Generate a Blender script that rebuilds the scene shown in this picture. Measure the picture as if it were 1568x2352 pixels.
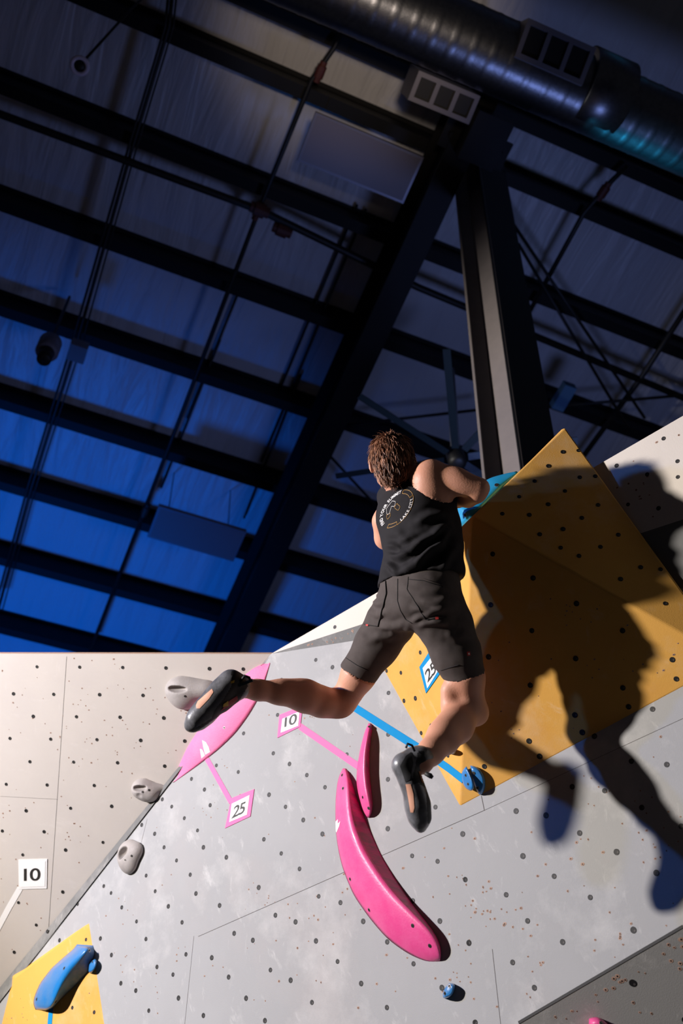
import bpy, bmesh, math, random
import numpy as np
from mathutils import Vector, Matrix, noise
from mathutils.bvhtree import BVHTree

for o in list(bpy.data.objects):
    bpy.data.objects.remove(o)
SC = bpy.context.scene
COL = SC.collection
random.seed(7)

# ------------------------------------------------------------------ camera
FPX = 2300.0
CAM = np.array([0.0, 0.0, 1.0])
UPC = np.array([.04, .682, -.731]); UPC /= np.linalg.norm(UPC)
XWC = np.array([1.0, 0, 0]) - UPC[0] * UPC; XWC /= np.linalg.norm(XWC)
MW = np.array([XWC, np.cross(UPC, XWC), UPC])          # camera axes -> world axes
cam = bpy.data.cameras.new('camera')
cam.sensor_fit = 'VERTICAL'; cam.sensor_height = 36.0; cam.sensor_width = 24.0
cam.lens = 36.0 * FPX / 2352
cam.clip_start = .05; cam.clip_end = 200
cam.dof.use_dof = True; cam.dof.focus_distance = 4.1; cam.dof.aperture_fstop = 2.0
camo = bpy.data.objects.new('camera', cam); COL.objects.link(camo)
m4 = Matrix([list(MW[i]) + [CAM[i]] for i in range(3)] + [[0, 0, 0, 1]])
camo.matrix_world = m4
SC.camera = camo
SC.view_settings.view_transform = 'Standard'
SC.view_settings.look = 'None'
SC.view_settings.exposure = 0.0
SC.view_settings.gamma = 1.0
SC.view_settings.use_curve_mapping = False

def ray(px, py): return np.array([(px - 784) / FPX, -(py - 1176) / FPX, -1.0])
def P(px, py, Z): return MW @ (ray(px, py) * Z) + CAM
def dirW(x, y, z):                                     # right, up, away -> world
    d = MW @ np.array([x, y, -z]); return d / np.linalg.norm(d)
def proj(w):
    p = (np.asarray(w) - CAM) @ MW
    return np.stack([784 - FPX * p[..., 0] / p[..., 2], 1176 + FPX * p[..., 1] / p[..., 2]], -1)
def plane(a, b, c):
    n = np.cross(b - a, c - a); n = n / np.linalg.norm(n)
    if n @ (CAM - a) < 0: n = -n
    return a, n
def hit(px, py, pl, off=0.0):
    a, n = pl; d = MW @ ray(px, py)
    return CAM + d * (((a + n * off - CAM) @ n) / (d @ n))
def unit(v): return v / np.linalg.norm(v)

# ------------------------------------------------------------------ world and lights
wd = bpy.data.worlds.new('world'); SC.world = wd; wd.use_nodes = True
wd.node_tree.nodes['Background'].inputs[0].default_value = (.48, .47, .58, 1)
wd.node_tree.nodes['Background'].inputs[1].default_value = .026

KEY_Z = 3.2
KEY = P(-3256, 500, KEY_Z)
def spot(name, loc, target, power, color, size_deg, blend, radius):
    l = bpy.data.lights.new(name, 'SPOT'); l.energy = power; l.color = color
    l.spot_size = math.radians(size_deg); l.spot_blend = blend; l.shadow_soft_size = radius
    o = bpy.data.objects.new(name, l); COL.objects.link(o); o.location = loc
    d = Vector(target) - Vector(loc)
    o.rotation_euler = d.to_track_quat('-Z', 'Y').to_euler()
    return o
spot('stage_spotlight', KEY, P(820, 1600, 4.1), 2560, (1.0, .925, .855), 76, .6, .11)
spot('blue_stage_spotlight', P(-3256, 500, KEY_Z) + dirW(.35, .12, .94) * .62, P(900, 1600, 4.1), 320, (.06, .25, 1.0), 62, .5, .07)
# blue wash on the roof from the far left of the gym
spot('blue_roof_wash', P(-700, 3300, 6.5), P(60, 1330, 13), 1300, (.0, .17, 1.0), 75, 1.0, .5)
# added unseen lights that brighten the roof and give the duct its highlights
spot('roof_wash', P(1500, 1480, 6.0), P(1000, 560, 9), 105, (.28, .39, .95), 150, 1.0, .4)
spot('cyan_duct_light', P(1000, 1560, 8.6), P(1450, 370, 8.0), 900, (.03, .55, 1.0), 15, .9, .1)
spot('blue_duct_light', P(250, 1750, 9.0), P(760, 70, 8.2), 260, (.0, .25, 1.0), 20, .9, .1)
spot('warm_duct_light', P(1250, -420, 2.0), P(850, 40, 8), 380, (1.0, .8, .62), 24, .9, .2)  # added above the view for the warm highlight on the duct

# ------------------------------------------------------------------ helpers
def s2l(c):
    r = []
    for v in c[:3]:
        v = v / 255.0
        r.append(v / 12.92 if v <= .04045 else ((v + .055) / 1.055) ** 2.4)
    return tuple(r) + (1.0,)

def mat(name, col, rough=.5, metal=0.0, noise_scale=0, noise_amt=0.0, col2=None, bump=0.0, bump_scale=200.0, lin=False, coat=0.0, stretch=None, spec=.5):
    m = bpy.data.materials.new(name); m.use_nodes = True
    nt = m.node_tree; b = nt.nodes['Principled BSDF']
    c = tuple(col) + (1.0,) if lin else s2l(col)
    b.inputs['Base Color'].default_value = c
    b.inputs['Roughness'].default_value = rough; b.inputs['Metallic'].default_value = metal
    b.inputs['Coat Weight'].default_value = coat
    b.inputs['Specular IOR Level'].default_value = spec
    tc = nt.nodes.new('ShaderNodeTexCoord')
    vec = tc.outputs['Object']
    if stretch:
        mp = nt.nodes.new('ShaderNodeMapping'); mp.inputs['Scale'].default_value = stretch
        nt.links.new(vec, mp.inputs[0]); vec = mp.outputs[0]
    if noise_scale:
        n = nt.nodes.new('ShaderNodeTexNoise'); n.inputs['Scale'].default_value = noise_scale
        n.inputs['Detail'].default_value = 6; n.inputs['Roughness'].default_value = .65
        nt.links.new(vec, n.inputs['Vector'])
        r = nt.nodes.new('ShaderNodeMapRange'); r.inputs[1].default_value = .42; r.inputs[2].default_value = .72
        r.inputs[3].default_value = 0; r.inputs[4].default_value = noise_amt
        nt.links.new(n.outputs[0], r.inputs[0])
        mx = nt.nodes.new('ShaderNodeMix'); mx.data_type = 'RGBA'
        c2 = (tuple(col2) + (1.0,) if lin else s2l(col2)) if col2 else c
        mx.inputs[6].default_value = c; mx.inputs[7].default_value = c2
        nt.links.new(r.outputs[0], mx.inputs[0]); nt.links.new(mx.outputs[2], b.inputs['Base Color'])
    if bump:
        n2 = nt.nodes.new('ShaderNodeTexNoise'); n2.inputs['Scale'].default_value = bump_scale
        n2.inputs['Detail'].default_value = 4
        nt.links.new(vec, n2.inputs['Vector'])
        bp = nt.nodes.new('ShaderNodeBump'); bp.inputs['Strength'].default_value = bump; bp.inputs['Distance'].default_value = .01
        nt.links.new(n2.outputs[0], bp.inputs['Height']); nt.links.new(bp.outputs[0], b.inputs['Normal'])
    return m

def wall_mat(name, col, chalk=(235, 232, 228), amt=.55, tint=None):
    """painted plywood: chalk clouds, thin scuffs, faint tint, fine grain"""
    m = bpy.data.materials.new(name); m.use_nodes = True
    nt = m.node_tree; N = nt.nodes; L = nt.links; b = N['Principled BSDF']
    b.inputs['Roughness'].default_value = .7; b.inputs['Specular IOR Level'].default_value = .15
    tc = N.new('ShaderNodeTexCoord')
    def nz(scale, lo, hi, amount, detail=7, stretch=None, rot=None):
        v = tc.outputs['Object']
        if stretch:
            mp = N.new('ShaderNodeMapping'); mp.inputs['Scale'].default_value = stretch
            if rot: mp.inputs['Rotation'].default_value = rot
            L.new(v, mp.inputs[0]); v = mp.outputs[0]
        n = N.new('ShaderNodeTexNoise'); n.inputs['Scale'].default_value = scale; n.inputs['Detail'].default_value = detail
        n.inputs['Roughness'].default_value = .68; L.new(v, n.inputs['Vector'])
        r = N.new('ShaderNodeMapRange'); r.inputs[1].default_value = lo; r.inputs[2].default_value = hi
        r.inputs[3].default_value = 0; r.inputs[4].default_value = amount; L.new(n.outputs[0], r.inputs[0])
        return r.outputs[0]
    def mix(fac, a, bcol):
        mx = N.new('ShaderNodeMix'); mx.data_type = 'RGBA'
        if isinstance(a, tuple): mx.inputs[6].default_value = a
        else: L.new(a, mx.inputs[6])
        mx.inputs[7].default_value = bcol; L.new(fac, mx.inputs[0]); return mx.outputs[2]
    c = s2l(col)
    dark = tuple(x * .86 for x in c[:3]) + (1,)
    o = mix(nz(1.3, .4, .75, .7), c, dark)
    o = mix(nz(2.6, .53, .80, amt), o, s2l(chalk))
    o = mix(nz(5.0, .60, .74, amt * .9, 9, (1, 3.5, 1), (.3, .5, .8)), o, s2l(chalk))
    o = mix(nz(7.0, .62, .76, amt * .7, 9, (4, 1, 1), (.9, .2, -.6)), o, s2l(chalk))
    if tint: o = mix(nz(1.7, .50, .8, .5), o, s2l(tint))
    L.new(o, b.inputs['Base Color'])
    n2 = N.new('ShaderNodeTexNoise'); n2.inputs['Scale'].default_value = 240; L.new(tc.outputs['Object'], n2.inputs['Vector'])
    bp = N.new('ShaderNodeBump'); bp.inputs['Strength'].default_value = .12; bp.inputs['Distance'].default_value = .004
    L.new(n2.outputs[0], bp.inputs['Height']); L.new(bp.outputs[0], b.inputs['Normal'])
    return m

def link(name, me, mats, parent=None, origin=None, smooth=False):
    """links a mesh given in world coordinates as ONE object with its origin at `origin`"""
    vs = np.empty(len(me.vertices) * 3); me.vertices.foreach_get('co', vs); vs = vs.reshape(-1, 3)
    if origin is None: origin = (vs.min(0) + vs.max(0)) / 2
    origin = np.asarray(origin, float)
    me.vertices.foreach_set('co', (vs - origin).ravel())
    if mats is not None:
        for mm in (mats if isinstance(mats, (list, tuple)) else [mats]): me.materials.append(mm)
    if smooth: me.polygons.foreach_set('use_smooth', [True] * len(me.polygons))
    me.update()
    o = bpy.data.objects.new(name, me); COL.objects.link(o)
    if parent is not None:
        o.parent = parent; o.location = Vector(origin) - world_loc(parent)
    else: o.location = origin
    return o
def world_loc(o):
    l = o.location.copy()
    while o.parent: o = o.parent; l += o.location
    return l
def mesh(verts, faces, name='m'):
    me = bpy.data.meshes.new(name); me.from_pydata([tuple(map(float, v)) for v in verts], [], [tuple(f) for f in faces]); me.update()
    return me
def fixn(me):
    bm = bmesh.new(); bm.from_mesh(me); bmesh.ops.recalc_face_normals(bm, faces=bm.faces); bm.to_mesh(me); bm.free(); return me
def tag(o, label, cat, group=None, kind=None):
    o['label'] = label; o['category'] = cat
    if group: o['group'] = group
    if kind: o['kind'] = kind
    return o
def empty(name, loc, label, cat, group=None):
    o = bpy.data.objects.new(name, None); COL.objects.link(o); o.location = tuple(loc); o.empty_display_size = .1
    return tag(o, label, cat, group)
def struct(o): o['kind'] = 'structure'; return o
def bvh_of(*objs):
    vs = []; fs = []
    for o in objs:
        w = np.array(world_loc(o)); b = len(vs)
        vs += [tuple(np.array(v.co) + w) for v in o.data.vertices]
        fs += [tuple(b + i for i in p.vertices) for p in o.data.polygons]
    return BVHTree.FromPolygons(vs, fs)
def cast(bv, px, py):
    d = Vector(MW @ unit(ray(px, py)))
    h = bv.ray_cast(Vector(CAM), d)
    if h[0] is None: return None, None
    n = h[1] if h[1].dot(d) < 0 else -h[1]
    return np.array(h[0]), np.array(n)

class MB:
    """collects simple shapes into one mesh"""
    def __init__(s): s.v = []; s.f = []; s.mi = []
    def add(s, v, f, mi=0):
        b = len(s.v); s.v += [np.asarray(q, float) for q in v]; s.f += [tuple(b + i for i in q) for q in f]; s.mi += [mi] * len(f)
    def box(s, o, ax, ay, az, mi=0):
        """o corner, three edge vectors"""
        o, ax, ay, az = map(np.asarray, (o, ax, ay, az))
        v = [o + ax * i + ay * j + az * k for k in (0, 1) for j in (0, 1) for i in (0, 1)]
        s.add(v, [(0, 2, 3, 1), (4, 5, 7, 6), (0, 1, 5, 4), (2, 6, 7, 3), (0, 4, 6, 2), (1, 3, 7, 5)], mi)
    def bar(s, a, b, w, h, side, mi=0):
        a, b, side = map(np.asarray, (a, b, side)); d = unit(b - a); sd = unit(side - d * (side @ d)); up = np.cross(d, sd)
        s.box(a - sd * w / 2 - up * h / 2, b - a, sd * w, up * h, mi)
    def tube(s, pts, r, n=10, mi=0, cap=True):
        pts = [np.asarray(p, float) for p in pts]; k = len(pts)
        rs = r if isinstance(r, (list, tuple, np.ndarray)) else [r] * k
        ref = None; v = []; f = []
        for i in range(k):
            d = unit(pts[min(i + 1, k - 1)] - pts[max(i - 1, 0)])
            if ref is None:
                ref = np.cross(d, [0, 0, 1.0])
                if np.linalg.norm(ref) < .1: ref = np.cross(d, [1.0, 0, 0])
            ref = unit(ref - d * (ref @ d)); u = np.cross(d, ref)
            for j in range(n):
                t = 2 * math.pi * j / n; v.append(pts[i] + (ref * math.cos(t) + u * math.sin(t)) * rs[i])
        for i in range(k - 1):
            for j in range(n):
                f.append((i * n + j, i * n + (j + 1) % n, (i + 1) * n + (j + 1) % n, (i + 1) * n + j))
        if cap: f += [tuple(range(n))[::-1], tuple((k - 1) * n + j for j in range(n))]
        s.add(v, f, mi)
    def disc(s, c, n, r, h=.001, k=14, mi=0, sx=1.0):
        c = np.asarray(c); n = unit(np.asarray(n)); a = np.cross(n, [0, 0, 1.0])
        if np.linalg.norm(a) < .1: a = np.cross(n, [1.0, 0, 0])
        a = unit(a); b = np.cross(n, a)
        ring = [c + (a * math.cos(2 * math.pi * i / k) * sx + b * math.sin(2 * math.pi * i / k)) * r for i in range(k)]
        s.add([q + n * h for q in ring] + ring, [tuple(range(k))] + [(i, k + i, k + (i + 1) % k, (i + 1) % k) for i in range(k)], mi)
    def build(s, name, mats, parent=None, origin=None, smooth=False):
        me = mesh(s.v, s.f, name)
        me.polygons.foreach_set('material_index', s.mi)
        return link(name, me, mats, parent, origin, smooth)

# ------------------------------------------------------------------ implicit surfaces -> mesh
class SDF:
    def __init__(s, lo, hi, h):
        s.lo = np.asarray(lo, float); s.h = h
        s.n = np.maximum(np.ceil((np.asarray(hi) - s.lo) / h).astype(int) + 1, 4)
        s.f = np.full(s.n, 9.0, np.float32)
        s.ax = [s.lo[i] + h * np.arange(s.n[i]) for i in range(3)]
    def region(s, lo, hi):
        i0 = np.clip(np.floor((np.asarray(lo) - s.lo) / s.h).astype(int), 0, s.n - 1)
        i1 = np.clip(np.ceil((np.asarray(hi) - s.lo) / s.h).astype(int) + 1, 1, s.n)
        sl = tuple(slice(a, max(b, a + 1)) for a, b in zip(i0, i1))
        g = np.stack(np.meshgrid(*[s.ax[i][sl[i]] for i in range(3)], indexing='ij'), -1)
        return sl, g
    def put(s, d, sl, k, op):
        c = s.f[sl]
        if op == 'add':
            r = np.minimum(c, d)
            if k > 0: hh = np.maximum(k - np.abs(c - d), 0) / k; r = r - hh * hh * k * .25
        elif op == 'sub':
            d = -d; r = np.maximum(c, d)
            if k > 0: hh = np.maximum(k - np.abs(c - d), 0) / k; r = r + hh * hh * k * .25
        s.f[sl] = r
    def ell(s, c, axes, rad, k=.03, op='add'):
        """ellipsoid: axes = three unit vectors"""
        c = np.asarray(c); R = max(rad) + k + 2 * s.h
        sl, g = s.region(c - R, c + R); q = g - c
        A = [unit(np.asarray(axes[0]))]; A.append(unit(axes[1] - A[0] * (axes[1] @ A[0]))); A.append(np.cross(A[0], A[1])); A = np.array(A); l = q @ A.T; rad = np.asarray(rad)
        k0 = np.linalg.norm(l / rad, axis=-1); k1 = np.linalg.norm(l / rad ** 2, axis=-1)
        s.put(k0 * (k0 - 1) / np.maximum(k1, 1e-6), sl, k, op)
    def ball(s, c, r, k=.03, op='add'): s.ell(c, np.eye(3), (r, r, r), k, op)
    def cone(s, a, b, ra, rb, k=.03, op='add'):
        a, b = np.asarray(a), np.asarray(b); R = max(ra, rb) + k + 2 * s.h
        sl, g = s.region(np.minimum(a, b) - R, np.maximum(a, b) + R)
        ab = b - a; t = np.clip(((g - a) @ ab) / (ab @ ab), 0, 1)
        s.put(np.linalg.norm(g - a - t[..., None] * ab, axis=-1) - (ra + (rb - ra) * t), sl, k, op)
    def limb(s, pts, rs, k=.03, op='add'):
        for i in range(len(pts) - 1): s.cone(pts[i], pts[i + 1], rs[i], rs[i + 1], k, op)
    def loft(s, pts, ra, rb, side, k=.03, cap=1.0, op='add'):
        """elliptic sections: ra along `side`, rb across, taken as one union"""
        pts = [np.asarray(p) for p in pts]
        R = max(max(ra), max(rb)) + k + 2 * s.h
        sl, g = s.region(np.min(pts, 0) - R, np.max(pts, 0) + R)
        best = None
        for i in range(len(pts) - 1):
            a, b = pts[i], pts[i + 1]; L = np.linalg.norm(b - a); d = (b - a) / L
            sd = unit(side - d * (side @ d)); bk = np.cross(d, sd)
            q = g - a; v = q @ d; t = np.clip(v / L, 0, 1)
            A = ra[i] + (ra[i + 1] - ra[i]) * t; B = rb[i] + (rb[i + 1] - rb[i]) * t
            ex = v - t * L; c = np.minimum(A, B) * cap
            l = np.stack([(q @ sd) / A, (q @ bk) / B, ex / c], -1); m = np.stack([(q @ sd) / A ** 2, (q @ bk) / B ** 2, ex / c ** 2], -1)
            k0 = np.linalg.norm(l, axis=-1); k1 = np.linalg.norm(m, axis=-1)
            dd = k0 * (k0 - 1) / np.maximum(k1, 1e-6)
            dd = np.where(k0 < .3, -.7 * np.minimum(A, B), dd)
            if best is None: best = dd
            else:
                hh = np.maximum(.04 - np.abs(best - dd), 0) / .04; best = np.minimum(best, dd) - hh * hh * .01
        s.put(best, sl, k, op)
    def rbox(s, c, axes, half, r, k=.0, op='add'):
        c = np.asarray(c); R = np.linalg.norm(half) + r + k + 2 * s.h
        sl, g = s.region(c - R, c + R); l = np.abs((g - c) @ np.array(axes).T) - (np.asarray(half) - r)
        s.put(np.linalg.norm(np.maximum(l, 0), axis=-1) + np.minimum(l.max(-1), 0) - r, sl, k, op)
    def cut(s, p, n, k=0.0):
        """keeps the side opposite to n"""
        sl, g = s.region(s.lo, s.lo + s.h * s.n); d = -((g - p) @ n); s.put(d, sl, k, 'sub')
    def mesh(s, name='sdf', relax=2):
        f = s.f; ins = f < 0
        n = np.array(f.shape) - 1
        cnt = np.zeros(n, np.int8)
        offs = [(i, j, k) for i in (0, 1) for j in (0, 1) for k in (0, 1)]
        for o in offs: cnt += ins[o[0]:o[0] + n[0], o[1]:o[1] + n[1], o[2]:o[2] + n[2]]
        act = np.argwhere((cnt > 0) & (cnt < 8))
        idx = np.full(n, -1, np.int64); idx[tuple(act.T)] = np.arange(len(act))
        val = {o: f[tuple((act + np.array(o)).T)] for o in offs}
        acc = np.zeros((len(act), 3)); w = np.zeros(len(act))
        for a in offs:
            for ax in range(3):
                if a[ax]: continue
                b = list(a); b[ax] = 1; b = tuple(b)
                va, vb = val[a], val[b]; m = (va < 0) != (vb < 0)
                t = np.where(m, va / np.where(m, va - vb, 1), 0)
                p = np.array(a, float)[None].repeat(len(act), 0); p[:, ax] = t
                acc[m] += p[m]; w[m] += 1
        V = s.lo + s.h * (act + acc / w[:, None])
        F = []
        for ax in range(3):
            u, v = [(1, 2), (2, 0), (0, 1)][ax]
            sl0 = [slice(None)] * 3; sl1 = [slice(None)] * 3; sl0[ax] = slice(0, -1); sl1[ax] = slice(1, None)
            A, B = ins[tuple(sl0)], ins[tuple(sl1)]
            e = np.argwhere(A != B)
            e = e[(e[:, u] > 0) & (e[:, v] > 0) & (e[:, u] < f.shape[u] - 1) & (e[:, v] < f.shape[v] - 1)]
            du = np.zeros(3, int); dv = np.zeros(3, int); du[u] = 1; dv[v] = 1
            q = np.stack([idx[tuple((e - du - dv).T)], idx[tuple((e - dv).T)], idx[tuple(e.T)], idx[tuple((e - du).T)]], 1)
            flip = ~A[tuple(e.T)]
            q[flip] = q[flip][:, ::-1]
            F.append(q)
        F = np.concatenate(F)
        for _ in range(relax):
            S = np.zeros_like(V); c = np.zeros(len(V))
            for i in range(4):
                a, b = F[:, i], F[:, (i + 1) % 4]
                np.add.at(S, a, V[b]); np.add.at(c, a, 1); np.add.at(S, b, V[a]); np.add.at(c, b, 1)
            V = V * .5 + .5 * S / np.maximum(c, 1)[:, None]
        me = bpy.data.meshes.new(name); me.from_pydata(V.tolist(), [], F.tolist()); me.update()
        return me

def in_poly(pts, poly):
    x, y = pts[:, 0], pts[:, 1]; r = np.zeros(len(pts), bool); n = len(poly)
    for i in range(n):
        x0, y0 = poly[i]; x1, y1 = poly[(i + 1) % n]
        c = ((y0 > y) != (y1 > y)); r ^= c & (x < (x1 - x0) * (y - y0) / (y1 - y0 + 1e-12) + x0)
    return r
def patch(name, poly, bv, mats, parent, off=.0015, step=4.0, smooth=True):
    """a thin piece of cloth, rubber or print lying on the surface under an outline"""
    bm = bmesh.new(); poly = [np.array(p, float) for p in poly]
    dense = []
    for i in range(len(poly)):
        a, b = poly[i], poly[(i + 1) % len(poly)]; k = max(1, int(np.linalg.norm(b - a) / step))
        dense += [a + (b - a) * t / k for t in range(k)]
    lo = np.min(dense, 0); hi = np.max(dense, 0)
    gx, gy = np.meshgrid(np.arange(lo[0], hi[0], step), np.arange(lo[1], hi[1], step)); g = np.stack([gx.ravel(), gy.ravel()], 1)
    g = g[in_poly(g, poly)]
    D = np.array(dense); g = np.array([q for q in g if np.min(np.linalg.norm(D - q, axis=1)) > step * .55])
    from mathutils.geometry import delaunay_2d_cdt
    pts = [Vector(p) for p in dense] + [Vector(p) for p in g]
    nd = len(dense)
    r = delaunay_2d_cdt(pts, [(i, (i + 1) % nd) for i in range(nd)], [], 1, 1e-5)
    V = []; ok = []
    for p in r[0]:
        h, n = cast(bv, p[0], p[1])
        if h is None: V.append((0, 0, 0)); ok.append(False)
        else: V.append(h + n * off); ok.append(True)
    F = [f for f in r[2] if all(ok[i] for i in f)]
    me = mesh(V, F, name)
    bm.from_mesh(me); bmesh.ops.delete(bm, geom=[v for v in bm.verts if not v.link_faces], context='VERTS'); bm.to_mesh(me); bm.free()
    return link(name, me, mats, parent, smooth=smooth)
def text_mesh(s, bold=.0, spacing=1.0):
    c = bpy.data.curves.new('t', 'FONT'); c.body = s; c.size = 1; c.offset = bold; c.space_character = spacing
    o = bpy.data.objects.new('t', c); COL.objects.link(o)
    bpy.context.view_layer.update()
    me = bpy.data.meshes.new_from_object(o.evaluated_get(bpy.context.evaluated_depsgraph_get()))
    v = np.array([q.co[:2] for q in me.vertices]); f = [tuple(p.vertices) for p in me.polygons]
    bpy.data.objects.remove(o); bpy.data.curves.remove(c); bpy.data.meshes.remove(me)
    return v, f
def disc_px(mb, px, py, pl, r, mi=0, h=.0012, k=14):
    mb.disc(hit(px, py, pl), pl[1], r, h, k, mi)
# ------------------------------------------------------------------ planes of the climbing wall
WC = 5.0
def PB(px, py): return P(px, py, WC / (1 + .9 * (px - 784) / FPX + .5 * (py - 1176) / FPX))
PL_B = plane(PB(600, 1600), PB(1500, 1600), PB(1000, 2200))
def PA(px, py):
    zb = WC / (1 + .9 * (px - 784) / FPX + .5 * (py - 1176) / FPX)
    return P(px, py, 1 / (1 / zb - .136 / 740 * (740 * (px - 622) + 622 * (py - 1502)) / FPX))
PL_A = plane(PA(0, 1503), PA(600, 1503), PA(0, 2100))
K = PB(622, 1502)
p1 = PB(1568, 1351); p2 = P(1568, 1193, 3.76); p3 = P(1568, 955, 3.905)
PL_W = plane(K, p2, p3); PL_D = plane(K, p2, p1)
EX = 2.1
p1x, p2x, p3x = [K + (p - K) * EX for p in (p1, p2, p3)]

M_A = wall_mat('beige_white_wall_paint', (206, 198, 190), (226, 220, 214), .30, (192, 184, 180))
M_W = wall_mat('white_wall_paint', (222, 213, 203), (236, 230, 224), .25)
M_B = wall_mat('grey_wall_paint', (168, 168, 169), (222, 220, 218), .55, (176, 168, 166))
M_D = wall_mat('shaded_grey_wall', (116, 116, 115), (190, 186, 182), .55)  # darker grey: shade of facets turned from the light is in the colour
M_E = wall_mat('shaded_lower_grey_wall', (150, 148, 144), (220, 216, 210), .7)  # shade of the down-facing facet is put into this darker grey
M_edge = mat('plywood_edge', (214, 176, 150), .7, 0, 60, .5, (170, 130, 105))
M_hole = mat('bolt_hole_black', (14, 12, 12), .6)
M_nut = mat('tee_nut_steel', (74, 70, 68), .6, .2)
M_screw = mat('bare_wood_screw_hole', (186, 152, 132), .8, 0, 90, .8, (120, 84, 66))
M_seam = mat('panel_seam_gap', (96, 92, 90), .8)  # dark joint between the wall panels

def slab(mb, pts, n, th=.035, mi=0, me=1):
    k = len(pts); f = [np.asarray(p) for p in pts]; b = [p - n * th for p in f]
    a = sum(f) / k; nn = np.cross(f[1] - f[0], f[2] - f[0])
    fr = tuple(range(k)); 
    if nn @ n < 0: fr = fr[::-1]
    mb.add(f, [fr], mi)
    mb.add(b, [fr[::-1]], me)
    for i in range(k):
        j = (i + 1) % k; mb.add([f[i], f[j], b[j], b[i]], [(0, 1, 2, 3)], me)
WM = lambda m: [m, M_edge, M_hole, M_nut, M_screw, M_seam]
def holes(mb, px_list, pl, r):
    rn = random.Random(len(px_list))
    h = unit(np.cross(pl[1], [0, 0, 1.0]))
    if (proj(pl[0] + h * .01)[0] - proj(pl[0])[0]) < 0: h = -h
    u = np.cross(h, pl[1]); u = u if u[2] > 0 else -u
    for x, y in px_list:
        c = hit(x, y, pl); mb.disc(c, pl[1], r * rn.uniform(.9, 1.1), .0012, 14, 2)
        a = rn.uniform(-.4, .6)
        q = c + (h * .42 * math.cos(a) - u * (.42 * math.sin(a) + .2)) * r
        mb.disc(q + pl[1] * .0004, pl[1], r * .36, .0012, 8, 3)
def screws(mb, n, poly, pl, r, seed):
    rn = random.Random(seed); xs = [p[0] for p in poly]; ys = [p[1] for p in poly]; k = 0
    cl = [(rn.uniform(min(xs), max(xs)), rn.uniform(min(ys), max(ys))) for _ in range(max(4, n // 5))]
    while k < n:
        if rn.random() < .55:
            c = rn.choice(cl); x, y = c[0] + rn.gauss(0, 22), c[1] + rn.gauss(0, 22)
        else: x, y = rn.uniform(min(xs), max(xs)), rn.uniform(min(ys), max(ys))
        if not in_poly(np.array([[x, y]]), poly)[0]: continue
        rr = r * rn.uniform(.5, 1.25); c = hit(x, y, pl)
        mb.disc(c, pl[1], rr, .0007, 8, 4, sx=rn.uniform(.7, 1.5))
        mb.disc(c + pl[1] * .0003, pl[1], rr * .45, .0007, 6, 2); k += 1
def seam(mb, a, b, pl, w=.003, mi=5):
    p, q = hit(*a, pl, .0006), hit(*b, pl, .0006); d = unit(q - p); s = np.cross(d, pl[1]) * w / 2
    mb.add([p - s, q - s, q + s, p + s], [(0, 1, 2, 3)], mi); 
c1 = lambda L: [(x * .4082, 1480 + y * .4082) for x, y in L]
c3 = lambda L: [(1000 + x * .3622, 1900 + y * .3622) for x, y in L]
c2 = lambda L: [(640 + x / 3.046, 1580 + y / 3.046) for x, y in L]
c4 = lambda L: [(1000 + x * .3622, 940 + y * .3622) for x, y in L]
c5 = lambda L: [(1000 + x * .3622, 1400 + y * .3622) for x, y in L]
c6 = lambda L: [(340 + x * .3189, 1480 + y * .3189) for x, y in L]
c7 = lambda L: [(740 + x * .3189, 1300 + y * .3189) for x, y in L]

# wall_left: the steep beige panel
w = MB()
slab(w, [K, PA(-600, 1500.5), PA(-600, 3010)], PL_A[1])
HA = c1([(208,126),(448,128),(690,130),(933,133),(1178,137),(1368,139),(76,278),(302,281),(560,283),(804,287),(187,405),(430,407),(675,410),(921,414),(56,529),(285,533),(545,536),(791,540),(1039,544),(168,660),(414,662),(661,666),(926,685),(35,787),(265,791),(530,794),(147,936),(397,922),(628,911),(13,1050),(248,1054),(579,1114),(128,1184),(369,1157),(353,1393),(104,1453),(204,1579),(80,1732)])
HA += [(x - 396, y - 4) for x, y in HA if x < 396 and x > 60]
holes(w, HA, PL_A, .0092)
screws(w, 130, [(0,1510),(560,1510),(380,1760),(60,2180),(0,2200)], PL_A, .0035, 5)
seam(w, (153,1508), (111,2140), PL_A, .0018); seam(w, (0,1829), (133,1836), PL_A, .0012)
struct(w.build('wall_left', WM(M_A)))

# wall_center: the big grey overhang
w = MB()
e1, e2 = hit(2640, 1501, PL_B), hit(600, 2698, PL_B)
slab(w, [K, p1x, e1, e2, hit(-387, 2800, PL_B)], PL_B[1])
HB = c1([(1370,501),(1340,718),(1537,613),(1077,757),(1217,681),(1187,606),(1150,817),(1182,905),(966,913),(1037,978),(913,872),(797,1016),(870,1066),(1513,846),(1484,1097),(822,1301),(1111,1047),(923,1142),(1144,1142),(993,1216),(1273,1198),(1070,1296),(873,1389),(625,1399),(584,1360),(685,1480),(947,1474),(1235,1469),(768,1559),(1024,1564),(1102,1402),(1455,1368),(1549,1524),(1317,1626),(1422,1665),(565,1655),(821,1658),(1046,1744),(1191,1763),(627,1748),(883,1815),(973,1858),(1286,1872),(1521,1832),(680,1907),(764,1948),(1004,1990),(1384,1991),(837,2061),(1144,2088),(1490,2117),(437,1461),(266,1615),(335,1665)])
HB += c2([(75,532),(765,325),(763,640),(762,985),(431,1502),(590,1633),(758,1777),(942,1930),(932,1175),(1110,1213),(1095,834),(1286,1022),(1303,1340),(1126,1631),(1330,1784),(937,1490),(196,610),(323,695),(171,924),(305,1022),(47,832),(17,1158),(145,1266),(279,1458),(117,1637),(260,1770),(411,1914),(83,2045),(576,2068),(232,2200),(756,2236),(1375,2340),(767,35),(476,466)])
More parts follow.
